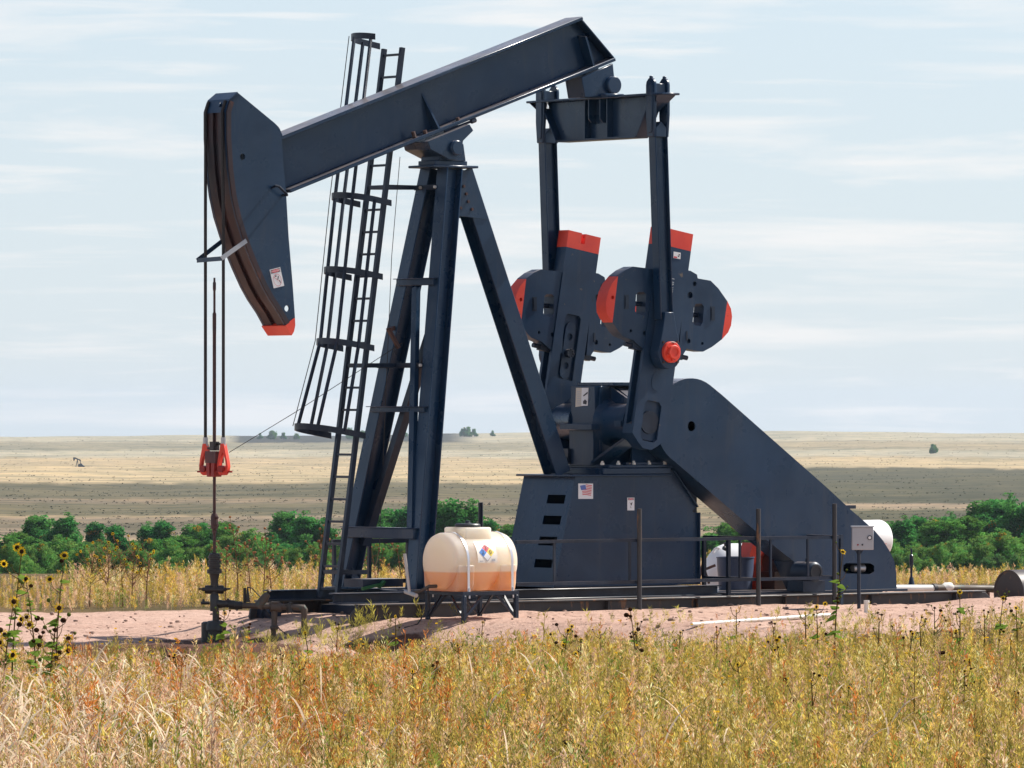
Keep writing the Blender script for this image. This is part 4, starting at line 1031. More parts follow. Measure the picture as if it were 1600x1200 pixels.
rod = thing('polished_rod', at_pump(hz_u, 0, 0), 'thin rusty polished rod rising from the wellhead through the carrier bar', 'rod')
P().tube([V((hz_u, 0, L(335, y, 0)[2])) for y in (866, 745)], .021, 12).build('rod_shaft', 'rod', rod)
P().tube([V((hz_u, 0, L(336, y, 0)[2])) for y in (704, 525)], .024, 12).build('rod_shaft', 'rod', rod)
P().tube([V((hz_u, 0, L(336, y, 0)[2])) for y in (525, 510, 500, 490, 488, 455, 452, 442, 440, 434)], [.024, .026, .026, .026, .016, .016, .022, .022, .014, .014], 12).build('rod_coupling', 'rod', rod)
z0, z1 = L(335, 704, 0)[2], L(335, 690, 0)[2]
mb = P(); mb.box((hz_u - .045, -.05, z0), (hz_u + .045, .05, z1)); mb.cyl((hz_u + .02, -.1, z0 + .09), (hz_u + .02, .07, z0 + .09), .018, seg=8); mb.cyl((hz_u - .02, -.08, z0 + .03), (hz_u - .02, .12, z0 + .03), .018, seg=8); mb.build('rod_clamp', 'well', rod)
z0, z1 = L(335, 826, 0)[2], L(335, 800, 0)[2]
mb = P(); mb.lathe((hz_u, 0, z0 - .06), (0, 0, 1), [(.03, 0), (.03, .05), (.05, .06), (.05, z1 - z0), (.035, z1 - z0 + .04), (0, z1 - z0 + .04)], 14); mb.cyl((hz_u, -.08, z0 + .05), (hz_u, .03, z0 + .05), .018, seg=8); mb.cyl((hz_u, -.08, z0 + .15), (hz_u, .03, z0 + .15), .018, seg=8); mb.build('rod_rotator', 'rod', rod)

# ------------------------------------------------------------------ wellhead
wc = A(V((hz_u, 0, 0))); wx, wy = wc.x, wc.y
def WZ(py): return W(335, py, wy).z
wgz = g1(wx, wy)
well = thing('wellhead', at_world((wx, wy, wgz)), 'oily black wellhead stack under the hanging polished rod', 'wellhead')
def WB(): return MB(ID)
def zz(y4): return WZ(770 + y4 * .225)
k = .225 / F * wy
prof_ = [(.0, 1058), (60 * k, 1058), (60 * k, 960), (72 * k, 955), (72 * k, 915), (58 * k, 895), (58 * k, 890), (24 * k, 885), (24 * k, 822)]
WB().lathe((wx + .02, wy, 0), (0, 0, 1), [(r, zz(y)) for r, y in prof_] + [(0, zz(822))], 28).build('casing_head', 'well', well)
WB().lathe((wx - .09, wy + .05, 0), (0, 0, 1), [(0, zz(1050)), (.09, zz(1050)), (.09, zz(905)), (.06, zz(895)), (0, zz(895))], 20).build('casing_valve', 'well', well)
tee = WB().lathe((wx, wy, 0), (0, 0, 1), [(0, zz(822)), (30 * k, zz(822)), (31 * k, zz(812)), (31 * k, zz(712)), (26 * k, zz(704)), (0, zz(704))], 24).build('flow_tee', 'well', well)
mb = WB(); mb.lathe((wx, wy, zz(672)), (1, 0, 0), [(0, -68 * k), (26 * k, -66 * k), (30 * k, -55 * k), (30 * k, 55 * k), (26 * k, 66 * k), (0, 68 * k)], 20); mb.lathe((wx, wy, 0), (0, 0, 1), [(26 * k, zz(705)), (26 * k, zz(640))], 20)
bop = mb.build('blowout_preventer', 'well', well)
for s1 in (-1, 1): WB().tube([(wx + s1 * 66 * k, wy, zz(670)), (wx + s1 * 85 * k, wy, zz(670)), (wx + s1 * 86 * k, wy, zz(668)), (wx + s1 * 112 * k, wy, zz(667))], [.028, .022, .014, .012], 10).build('ram_screw', 'well', bop)
WB().lathe((wx, wy, 0), (0, 0, 1), [(0, zz(642)), (27 * k, zz(641)), (27 * k, zz(612)), (34 * k, zz(570)), (36 * k, zz(562)), (52 * k, zz(560)), (52 * k, zz(532)), (36 * k, zz(530)), (0, zz(530))], 24).build('flange', 'well', well)
pr = [(0, zz(531))]
for i, y in enumerate(range(530, 425, -15)):
    r = (44 if i % 2 else 38) * k; pr += [(r, zz(y)), (r, zz(y - 14))]
pr += [(34 * k, zz(424)), (30 * k, zz(419)), (0, zz(419))]
WB().lathe((wx, wy, 0), (0, 0, 1), pr, 20).build('stuffing_box', 'well', well)
# flowline assembly to the right, parallel to the picture
def WX(x4, y4, dy=0): p = W(280 + x4 * .225, 770 + y4 * .225, wy + dy); return p
flow = thing('flowline', at_world((WX(655, 1050).x, wy, g1(WX(655, 1050).x, wy))), 'rusty brown flowline with valves and two risers beside the wellhead', 'pipework')
WB().tube([WX(262, 770), WX(290, 772), WX(300, 772), WX(345, 772), WX(350, 775), WX(385, 778)], [.055, .058, .050, .05, .062, .06], 16).build('side_arm', 'well', well)
WB().tube([WX(212, 765), WX(150, 765)], .022, 10).build('bleed_valve', 'well', well); WB().tube([WX(168, 775), WX(168, 738)], .018, 8).build('valve_handle', 'well', well)
WB().tube([WX(385, 780), WX(540, 786), WX(700, 790), WX(830, 796), WX(862, 800), WX(868, 812), WX(868, 840), WX(868, 1045)], [.04, .04, .04, .042, .05, .05, .042, .042], 16).build('flow_pipe', 'pipe', flow)
mb = WB(); mb.bar(WX(330, 740), WX(410, 812), .05, .05); mb.tube([WX(385, 780), WX(440, 782)], .055, 12); mb.build('wing_valve', 'well', flow)
mb = WB(); mb.tube([WX(545, 795), WX(590, 735), WX(612, 705), WX(622, 680), WX(626, 672)], [.068, .058, .045, .035, .015], 14); mb.build('check_valve', 'pipe', flow)
mb = WB(); mb.tube([WX(632, 793), WX(640, 793), WX(705, 796), WX(712, 796)], [.055, .07, .065, .05], 16); mb.tube([WX(668, 768), WX(668, 756)], .06, 12); mb.build('pipe_tee', 'pipe', flow)
mb = WB(); mb.tube([WX(752, 770), WX(775, 830)], .05, 12); mb.tube([WX(768, 795), WX(778, 760)], .03, 8); mb.build('union', 'well', flow)
WB().tube([WX(662, 820), WX(660, 920), WX(660, 930), WX(658, 945), WX(655, 960), WX(655, 1056)], [.042, .04, .058, .058, .036, .036], 14).build('riser', 'pipe', flow)
mb = WB(); mb.tube([WX(868, 925), WX(868, 1000)], .05, 14); mb.build('riser_sleeve', 'pipe', flow)
mb = WB(); mb.tube([WX(455, 770, .05), WX(455, 660, .05)], .022, 8); mb.tube([WX(478, 760), WX(476, 700), WX(474, 655)], [.03, .02, .008], 8); mb.tube([WX(474, 655), WX(505, 662), WX(540, 700), WX(562, 720)], .008, 6); mb.build('gauge_line', 'well', flow)
mb = WB(); mb.tube([WX(590, 800), WX(640, 870), WX(700, 950), WX(770, 1000), WX(800, 1004)], .008, 6); mb.build('capillary_hose', 'cable', flow)

# ------------------------------------------------------------------ chemical tank on its stand
VN = -2.69; VF = VN + .82
cn0, cn1 = L(722, 925, VN), L(809, 923, VN); su0, su1 = cn0[0], cn1[0]; sz = (cn0[2] + cn1[2]) / 2
stand = thing('tank_stand', at_pump((su0 + su1) / 2, (VN + VF) / 2, g1(*A(V(((su0 + su1) / 2, (VN + VF) / 2, 0)))[:2])), 'blue steel angle iron stand with braced legs under the white tank', 'stand')
mb = P()
for v in (VN, VF): mb.box((su0, v - .025, sz - .05), (su1, v + .025, sz))
for u in (su0 + .025, su1 - .025, (su0 + su1) / 2): mb.box((u - .024, VN + .026, sz - .049), (u + .024, VF - .026, sz - .001))
mb.build('frame', 'navy_dark', stand)
for u in (su0 + .03, su1 - .03):
    for v in (VN, VF):
        p = A(V((u, v, 0))); zb = g1(p.x, p.y) - .06
        P().box((u - .029, v - .03, zb), (u + .029, v + .03, sz - .051)).build('leg', 'navy_dark', stand)
for v in (VN, VF):
    for u, s1 in ((su0 + .03, 1), (su1 - .03, -1)):
        P().bar((u, v, sz - .36), (u + s1 * .32, v, sz - .05), .022, .035).build('brace', 'navy_dark', stand)
for u in (su0 + .03, su1 - .03):
    for v, s1 in ((VN, 1), (VF, -1)): P().bar((u, v, sz - .36), (u, v + s1 * .3, sz - .05), .022, .035).build('brace', 'navy_dark', stand)
tr0 = .395; tv = (VN + VF) / 2; tzc = sz + .394
cap_n = L(663, 880, tv)
tank = thing('chemical_tank', at_pump((su0 + su1) / 2, tv, sz), 'cream plastic chemical tank half full of orange liquid with hazard diamond', 'tank')
LVL = L(720, 893, tv)[2]
TANK_LEVEL.inputs[1].default_value = LVL - sz - .011
tl0, tl1 = su0 - .075, su1 + .015
mb = P()
mb.lathe((tl0, tv, tzc), (1, 0, 0), [(0, -.055), (.20, -.05), (.31, -.035), (.375, -.005), (tr0, .05), (tr0, tl1 - tl0 - .05), (.375, tl1 - tl0 + .005), (.31, tl1 - tl0 + .035), (.2, tl1 - tl0 + .05), (0, tl1 - tl0 + .055)], 48)
body_ = mb.build('tank_body', 'tank', tank, angle=50)
for uu in (tl0 + .02, tl1 - .30):
    mb = P(); mb.prism([V((uu, tv - .36, sz + .003)), V((uu, tv - .385, sz + .10)), V((uu, tv - .40, sz + .36)), V((uu, tv - .30, sz + .36)), V((uu, tv - .15, sz + .06)), V((uu, tv + .15, sz + .06)), V((uu, tv + .30, sz + .36)), V((uu, tv + .40, sz + .36)), V((uu, tv + .385, sz + .10)), V((uu, tv + .36, sz + .003))], (.28, 0, 0)); mb.build('saddle_foot', 'tank', tank, bevel=.02)
dm0 = L(690, 846, tv - .25)
um = (su0 + su1) / 2 - .07
mb = P(); mb.prism([V((um - .22, tv - .25, tzc + .24)), V((um + .22, tv - .25, tzc + .24)), V((um + .22, tv + .25, tzc + .24)), V((um - .22, tv + .25, tzc + .24))], (0, 0, .225)); mb.build('filler_dome', 'tank', tank, bevel=.025)
P().lathe((um, tv, tzc + .466), (0, 0, 1), [(0, 0), (.165, 0), (.175, .012), (.175, .03), (.16, .045), (.05, .05), (.035, .06), (.03, .085), (0, .09)], 28).build('lid', 'lid', tank)
for uu in (tl0 + .17, tl1 - .12):
    mb = P(); n = 26; w_ = .038
    ring = [(math.cos(t) * (tr0 + .006), math.sin(t) * (tr0 + .006)) for t in np.linspace(-.1, math.pi + .1, n)]
    ring = [(.405, -.40 + .0)] + ring + [(-.405, -.40)]
    vs = []; fs = []
    for y_, z_ in ring: vs += [V((uu, tv + y_, tzc + z_)), V((uu + w_, tv + y_, tzc + z_)), V((uu + w_, tv + y_ * 1.012, tzc + z_ * 1.012)), V((uu, tv + y_ * 1.012, tzc + z_ * 1.012))]
    for i in range(len(ring) - 1):
        for j in range(4): j2 = (j + 1) % 4; fs.append((i * 4 + j, i * 4 + j2, i * 4 + 4 + j2, i * 4 + 4 + j))
    mb.add(vs, fs)
    for s1 in (-1, 1): mb.cyl((uu + .025, tv + s1 * .415, sz + .05), (uu + .025, tv + s1 * .415, sz - .09), .012, seg=8)
    mb.build('strap', 'strap', tank)
# hazard diamond bent to the tank wall
def TS(du, h, off):                                     # du along, h arc length up from the near side's mid-height
    a = h / tr0; r_ = tr0 + off
    return V((ud + du, tv - math.cos(a) * r_, tzc + math.sin(a) * r_))
ud = L(761, 866, tv - .39)[0]; dh = .135 * tr0 / .405
mb = P()
def curved(pts, mi, off, n=6):
    mb.mi = mi
    tris = tessellate_polygon([[V((a, b, 0)) for a, b in pts]])
    mb.add([TS(a, b, off) for a, b in pts], [tuple(t) for t in tris])
def quadgrid(c0, mi, off, s_):
    """small diamond in n x n patches"""
    n = 4
    for i in range(n):
        for j in range(n):
            q = []
            for a, b in ((i, j), (i + 1, j), (i + 1, j + 1), (i, j + 1)):
                x = (a / n - .5) * 2; y = (b / n - .5) * 2
                q.append(TS(c0[0] + (x - y) * s_ / 2, c0[1] + (x + y) * s_ / 2, off))
            mb.mi = mi; mb.add(q, [(0, 1, 2, 3)])
mb.mi = 4
gx, gy = np.linspace(-.16, .17, 8), np.linspace(-.14, .16, 10)
for i in range(7):
    for j in range(9): mb.add([TS(gx[i], dh + gy[j], .006), TS(gx[i + 1], dh + gy[j], .006), TS(gx[i + 1], dh + gy[j + 1], .006), TS(gx[i], dh + gy[j + 1], .006)], [(0, 1, 2, 3)])
s_ = .062
quadgrid((0, dh + s_), 1, .0085, s_); quadgrid((-s_, dh), 0, .0085, s_); quadgrid((s_, dh), 2, .0085, s_); quadgrid((0, dh - s_), 3, .0085, s_)
for (a, b), (c2, d) in (((-s_, dh - s_), (0, dh - 2 * s_)), ((0, dh - 2 * s_), (s_, dh - s_))):
    curved([(a, b), (c2, d), (c2, d + .006), (a, b + .006)], 5, .010)
for txt, cx_, cy_ in (('3', 0, dh + s_), ('2', -s_, dh), ('0', s_, dh)): text_into(mb, txt, TS(cx_, cy_, .013), V((1, 0, 0)), (TS(cx_, cy_ + .01, 0) - TS(cx_, cy_ - .01, 0)).normalized(), .085, mi=5)
for a, b, w_, h_ in ((-.13, .13, .14, .010), (-.11, .115, .07, .008), (-.13, -.125, .06, .012), (.07, -.12, .06, .03), (.03, .12, .05, .018)): curved([(a, dh + b), (a + w_, dh + b), (a + w_, dh + b + h_), (a, dh + b + h_)], 6, .0085)
mb.build('hazard_placard', ['ink_blue', 'ink_red', 'ink_yellow', 'sticker', 'placard', 'ink_black', 'ink_grey'], tank, flat=True)
mb = P(); vp = tv + .1
g0 = V((tl0 - .05, tv, sz + .07))
mb.tube([g0, g0 + V((-.12, 0, 0)), LU(658, 923, g0.x - .2), LU(640, 928, g0.x - .32)], [.025, .025, .022, .022], 10); mb.build('outlet_pipe', 'pipe', tank)
gt = LU(640, 928, g0.x - .32)
mb = P(); mb.tube([gt + V((0, 0, .0)), gt + V((-.06, .03, .54))], .022, 10); mb.tube([gt + V((0, -.16, -.02)), gt + V((0, .1, .03))], .028, 8); mb.build('sight_gauge', 'steel', tank)
mb = P(); mb.tube([g0 + V((-.14, 0, 0)), g0 + V((-.16, -.02, -.3)), g0 + V((-.35, -.05, -.50)), g0 + V((-.6, -.1, -.54))], .010, 6); mb.build('hose', 'cable', tank)

# ------------------------------------------------------------------ guard rails
VFN = -1.6
fence = thing('guard_rail', at_pump(0, VFN, 0), 'black pipe guard rail along the near side of the pumpjack', 'railing')
zr1 = L(1000, 844, VFN)[2]; zr0 = L(1000, 909, VFN)[2]
ul = L(806, 843, VFN)[0]; ur = L(1312, 843, VFN)[0]
for nm, z in (('top_rail', zr1), ('lower_rail', zr0)): P().bar((ul, VFN, z), (ur, VFN, z), .045, .045).build(nm, 'navy_dark', fence)
for px, t, h in ((999, 795, 1), (1185, 795, 1), (1304, 787, 1)):
    p = L(px, t, VFN - .05); pw = A(V((p[0], VFN - .05, 0)))
    P().tube([V((p[0], VFN - .05, g1(pw.x, pw.y) - .1)), V((p[0], VFN - .05, p[2]))], .033, 12).build('post', 'rail_paint', fence)
for px in (866, 984, 1156, 1204, 1262):
    u = L(px, 870, VFN)[0]; P().bar((u, VFN, zr0 + .023), (u, VFN, zr1 - .023), .03, .03).build('upright', 'navy_dark', fence)
u = L(1185, 843, VFN)[0] - .06
vfar = LU(1100, 838, u)[1]
for z in (zr1 - .0, zr0): P().bar((u, VFN + .03, z), (u, vfar, z), .04, .045, across=(1, 0, 0)).build('side_rail', 'navy_dark', fence)
for v in (VFN + (vfar - VFN) * .52, vfar): P().bar((u, v, .2), (u, v, zr1 - .023), .05, .05, across=(1, 0, 0)).build('upright', 'navy_dark', fence)
u = L(1314, 843, VFN)[0]
for z in (zr1, zr0): P().bar((u, VFN + .03, z), (u, VFN + .75, z), .04, .045, across=(1, 0, 0)).build('side_rail', 'navy_dark', fence)
P().bar((u, VFN, .05), (u, VFN, zr1 + .03), .05, .05, across=(1, 0, 0)).build('corner_upright', 'navy_dark', fence)
VFF = 1.62
fence2 = thing('guard_rail', at_pump(-1.5, VFF, 0), 'dark guard rail behind the samson post on the far side', 'railing')
a_ = L(519, 842, VFF)[0]; b_ = 2.1
for nm, z in (('top_rail', L(600, 845, VFF)[2]), ('lower_rail', L(600, 908, VFF)[2])): P().bar((a_, VFF, z), (b_, VFF, z), .05, .06).build(nm, 'navy_dark', fence2)
for px in (522, 577, 637, 762, 800, 900, 1000):
    u = L(px, 850, VFF)[0]; P().bar((u, VFF, -.1), (u, VFF, L(600, 845, VFF)[2] - .03), .045, .045, across=(1, 0, 0)).build('upright', 'navy_dark', fence2)
pb = L(751, 785, VFF + .05); P().tube([V((pb[0], VFF + .05, -.2)), pb], .035, 12).build('post', 'navy_dark', fence2)

# ------------------------------------------------------------------ small equipment round the pump
bx = G(1342, 951); mw = at_world(bx, TH * .5)
cbx = thing('control_box', mw, 'grey control box with a round dial on a thin post', 'control box')
pr_ = bx.y
def BX(px, py, dy=0): return W(px, py, pr_ + dy)
mb = WB(); mb.tube([bx - V((0, 0, .1)), V((bx.x, bx.y, BX(1342, 856).z))], .026, 10)
for s1 in (-1, 1): mb.bar(V((bx.x, bx.y, BX(1342, 868).z)), V((bx.x + s1 * .06, bx.y, BX(1342, 858).z)), .012, .02)
mb.build('post', 'navy_dark', cbx)
c0, c1 = BX(1331, 859), BX(1364.5, 824)
mb = WB(); mb.box((c0.x, bx.y - .07, c0.z), (c1.x, bx.y + .12, c1.z)); mb.build('box_body', 'greymetal', cbx, bevel=.006)
mb = WB(); mb.box((c0.x - .012, bx.y - .085, c1.z + .001), (c1.x + .012, bx.y + .13, c1.z + .02)); mb.build('box_hood', 'greymetal', cbx)
q = BX(1358.5, 840); WB().lathe((q.x, bx.y - .071, q.z), (0, -1, 0), [(0, 0), (.034, 0), (.034, .012), (.025, .014), (.025, .010), (0, .010)], 20).build('dial_ring', 'ink_black', cbx)
WB().lathe((q.x, bx.y - .082, q.z), (0, -1, 0), [(0, 0), (.022, 0), (0, .001)], 20).build('dial_face', 'sticker', cbx)
for px, mm in ((1340, 'red_dark'), (1347, 'ink_black')): q = BX(px, 851); WB().lathe((q.x, bx.y - .071, q.z), (0, -1, 0), [(0, 0), (.013, 0), (.010, .015), (0, .016)], 12).build('button', mm, cbx)

# white storage tank behind, far side
ty = 96.5; r_ = .56
p0 = W(1150, 905, ty); zt_ = W(1150, 849, ty).z; gq = g1(p0.x + .5, ty)
c_ = V((p0.x, ty, zt_ - r_)); x0 = W(1096, 900, ty).x; x1 = W(1236, 900, ty).x
wt_ = thing('storage_tank', at_world((c_.x, ty, gq)), 'white horizontal storage tank with rounded end behind the pumpjack', 'tank')
mb = WB(); pf = [(math.sin(t) * r_, .42 - math.cos(t) * .42) for t in np.linspace(0, math.pi / 2, 9)]; ln = x1 - x0
mb.lathe((x0, ty, c_.z), (1, 0, 0), pf + [(r, ln - h) for r, h in pf[::-1]], 36); mb.build('shell', 'white', wt_, angle=60)
mb = WB(); q = W(1121, 862, ty - .2)
mb.tube([q + V((math.cos(t) * .06, 0, math.sin(t) * .06)) for t in np.linspace(-.6, 3.8, 10)], .018, 8); mb.build('lifting_eye', 'white', wt_)
for x in (x0 + .35, x1 - .35): WB().box((x - .05, ty - .35, gq - .1), (x + .05, ty + .35, c_.z - r_ + .12)).build('saddle_support', 'rust', wt_)
mb = WB(); q0 = W(1098, 882, ty - .55); q1 = W(1108, 912, ty - .55); mb.bar(q0, q1, .03, .04); mb.bar(W(1096, 892, ty - .55), W(1118, 883, ty - .55), .03, .04); mb.bar(W(1092, 905, ty - .55), W(1098, 882, ty - .55), .03, .04); mb.build('rusty_bracket', 'rust', wt_)

db = L(1149, 921, .25); dz = RT + .036
drum = thing('plastic_drum', at_pump(db[0], .25, dz), 'open dark blue plastic drum standing on the skid', 'drum')
hh = L(1149, 870, .25)[2] - dz
mb = P(); mb.lathe((db[0], .25, dz), (0, 0, 1), [(0, 0), (.235, 0), (.24, .02), (.262, hh * .6), (.270, hh - .02), (.278, hh - .015), (.278, hh), (.262, hh), (.24, .03), (0, .03)], 36); mb.build('drum_wall', 'drum', drum, angle=50)
mb = P(); q = V((db[0] - .08, .3, dz + hh)); mb.tube([q + V((0, 0, -.3)), q + V((0, 0, .06)), q + V((-.02, 0, .11)), q + V((-.1, 0, .13))], [.03, .03, .04, .03], 10); mb.tube([q + V((-.06, 0, .12)), q + V((-.07, 0, .21))], .02, 8); mb.build('barrel_pump', 'lid', drum)

# small white tank up behind the belt guard
vb = 1.75; cz = L(1365, 843, vb)[2]; u1_ = L(1377, 843, vb)[0]; r_ = .295
gq = g1(*A(V((u1_ - .4, vb, 0)))[:2])
sm = thing('fuel_tank', at_pump(u1_ - .5, vb, gq), 'small white round tank raised up behind the belt guard', 'tank')
pf = [(math.sin(t) * r_, .10 - math.cos(t) * .10) for t in np.linspace(0, math.pi / 2, 6)]
mb = P(); mb.lathe((u1_ - 1.0, vb, cz), (1, 0, 0), pf + [(r, 1.06 - h) for r, h in pf[::-1]], 36); mb.build('shell', 'white', sm, angle=60)
for uu in (u1_ - .85, u1_ - .2):
    for v in (vb - .22, vb + .22): P().box((uu - .025, v - .025, gq - .1), (uu + .025, v + .025, cz - .22)).build('leg', 'navy_dark', sm)
q = P(); text_into(q, '1 75', V((u1_ - .22, vb - r_ * .985, cz - .03)), V((1, 0, 0)), V((0, .0, 1)), .11); q.build('stencil', 'ink_pink', sm, flat=True)

# black drum lying at the right edge
vb = -.85; c0_ = L(1576, 926, vb); r_ = .335
gq = g1(*A(V((c0_[0] + .6, vb, 0)))[:2])
sd_ = thing('separator_drum', at_pump(c0_[0] + .6, vb, gq), 'dark rusty steel drum lying on its side at the right edge', 'drum')
mb = P(); mb.lathe((c0_[0], vb, c0_[2]), (1, 0, 0), [(0, .01), (r_ - .03, .01), (r_ - .02, 0), (r_, 0), (r_, .02), (r_, 1.6), (0, 1.6)], 40); mb.build('shell', 'drum_steel', sd_)
for uu in (.3, 1.2): P().box((c0_[0] + uu, vb - .25, gq - .12), (c0_[0] + uu + .08, vb + .25, c0_[2] - r_ + .10)).build('chock', 'rust', sd_)
tail_p = thing('discharge_pipe', at_pump(5.2, -.3, 0), 'white and grey pipe running from the skid end to the dark drum', 'pipe')
vb = -.3
def TP(px, py): return L(px, py, vb)
mb = P(); mb.tube([TP(1398, 919), TP(1457, 919)], .05, 14); mb.build('white_section', 'pvc', tail_p)
mb = P(); mb.tube([TP(1457, 919), TP(1462, 919)], .065, 14); mb.build('coupling', 'ink_black', tail_p)
mb = P(); mb.tube([TP(1462, 919), TP(1545, 920), TP(1580, 922)], .055, 14); mb.build('grey_section', 'pipe', tail_p)
mb = P(); mb.tube([TP(1468, 921), TP(1478, 917), TP(1484, 917), TP(1492, 922)], [.03, .07, .07, .03], 12); mb.build('fitting', 'pvc', tail_p)
for px in (1470, 1540):
    p = TP(px, 920); pw = A(V((p[0], vb, 0))); P().box((p[0] - .04, vb - .05, g1(pw.x, pw.y) - .06), (p[0] + .04, vb + .05, p[2] - .055)).build('pipe_block', 'rust', tail_p)
vb = .05
sp_ = thing('standpipe', at_pump(L(1424, 920, vb)[0], vb, 0), 'black standpipe with flared foot rising behind the skid end', 'pipe')
mb = P(); q = L(1424, 920, vb); pw = A(V((q[0], vb, 0))); zb = g1(pw.x, pw.y) - .08
mb.lathe((q[0], vb, 0), (0, 0, 1), [(0, zb), (.13, zb), (.13, q[2]), (.05, q[2] + .05), (.03, q[2] + .16), (.018, q[2] + .18), (.018, L(1424, 885, vb)[2]), (.030, L(1424, 883, vb)[2]), (.030, L(1424, 868, vb)[2]), (.014, L(1424, 866, vb)[2]), (.014, L(1424, 857, vb)[2]), (0, L(1424, 857, vb)[2])], 14); mb.build('pipe_body', 'navy_dark', sp_)
pa, pb = G(1081, 982), G(1296, 967)
mb = WB(); npt = 14
mb.tube([V((pa.x + (pb.x - pa.x) * t, pa.y + (pb.y - pa.y) * t, g1(pa.x + (pb.x - pa.x) * t, pa.y + (pb.y - pa.y) * t) * 0 + pa.z * (1 - t) + pb.z * t + .05)) for t in np.linspace(0, 1, npt)], .028, 12)
tag(mb.build('plastic_pipe', 'pvc', None, at=at_world(((pa.x + pb.x) / 2, (pa.y + pb.y) / 2, pa.z))), 'long white plastic pipe lying on the pink gravel', 'pipe')
ps = G(1354, 957); mb = WB(); ht = W(1354, 938, ps.y).z
mb.tube([ps - V((0, 0, .1)), V((ps.x, ps.y, ht - .05)), V((ps.x, ps.y, ht - .045)), V((ps.x, ps.y, ht))], [.034, .034, .04, .04], 14)
tag(mb.build('pipe_stub', 'pvc', None, at=at_world(ps)), 'short white pipe stub sticking up from the gravel by the control box post', 'pipe')

# ------------------------------------------------------------------ distant pumpjack
dy = 3400.; dp = W(122, 737.5, dy); dgz = g1(dp.x, dy); sc = dy / F
far_p = thing('pumpjack', at_world((dp.x, dy, dgz)), 'tiny distant pumpjack standing alone on the tan plain at left', 'pumpjack')
def DP(px, py): return V((dp.x + (px - 122) * sc, dy, dgz + (737.5 - py) * sc))
mb = WB(); mb.bar(DP(117, 723.5), DP(126, 727.5), .5, .7); mb.build('walking_beam', 'navy_dark', far_p)
mb = WB(); mb.prism([DP(114.2, 723), DP(116, 722), DP(117.6, 725), DP(116.2, 728), DP(114.6, 728)], (0, .5, 0)); mb.build('horsehead', 'navy_dark', far_p)
mb = WB(); mb.bar(DP(121, 726), DP(118.5, 737.5), .3, .35); mb.bar(DP(121, 726), DP(122.5, 737.5), .3, .35); mb.build('samson_post', 'navy_dark', far_p)
mb = WB(); mb.bar(DP(126, 727.5), DP(125.2, 734), .3, .35); mb.prism([DP(122.5, 737.8), DP(123, 733), DP(127, 732), DP(130, 735), DP(134, 737.8)], (0, 1.2, 0)); mb.build('gear_base', 'navy_dark', far_p)
mb = WB(); mb.bar(DP(113, 737.6), DP(141, 737.6), 1.5, .3); mb.build('skid_rail', 'navy_dark', far_p)

# ------------------------------------------------------------------ vegetation helpers
def np_mesh(name, co, nq, col, mat, k=4):
    """co: (n*k,3) corner points of n separate k-gons, col: (n*k,3)"""
    me = bpy.data.meshes.new(name)
    me.vertices.add(len(co)); me.vertices.foreach_set('co', np.ascontiguousarray(co, np.float32).ravel())
    me.loops.add(len(co)); me.loops.foreach_set('vertex_index', np.arange(len(co), dtype=np.int32))
    me.polygons.add(nq); me.polygons.foreach_set('loop_start', np.arange(0, nq * k, k, dtype=np.int32))
    a = me.attributes.new('Col', 'FLOAT_COLOR', 'POINT')
    a.data.foreach_set('color', np.concatenate([col, np.ones((len(col), 1))], 1).astype(np.float32).ravel())
    me.update(); me.materials.append(mat)
    return me

def leaf_quads(p, d, n, ln, wd):
    """diamond leaves at p along d, in the plane of d and n"""
    s = np.cross(d, n); s /= np.linalg.norm(s, axis=1)[:, None] + 1e-9
    ln = ln[:, None]; wd = wd[:, None]
    return np.stack([p, p + d * ln * .45 + s * wd * .5, p + d * ln, p + d * ln * .45 - s * wd * .5], 1).reshape(-1, 3)

def rand_dir(n, rng):
    v = rng.normal(size=(n, 3)); return v / np.linalg.norm(v, axis=1)[:, None]

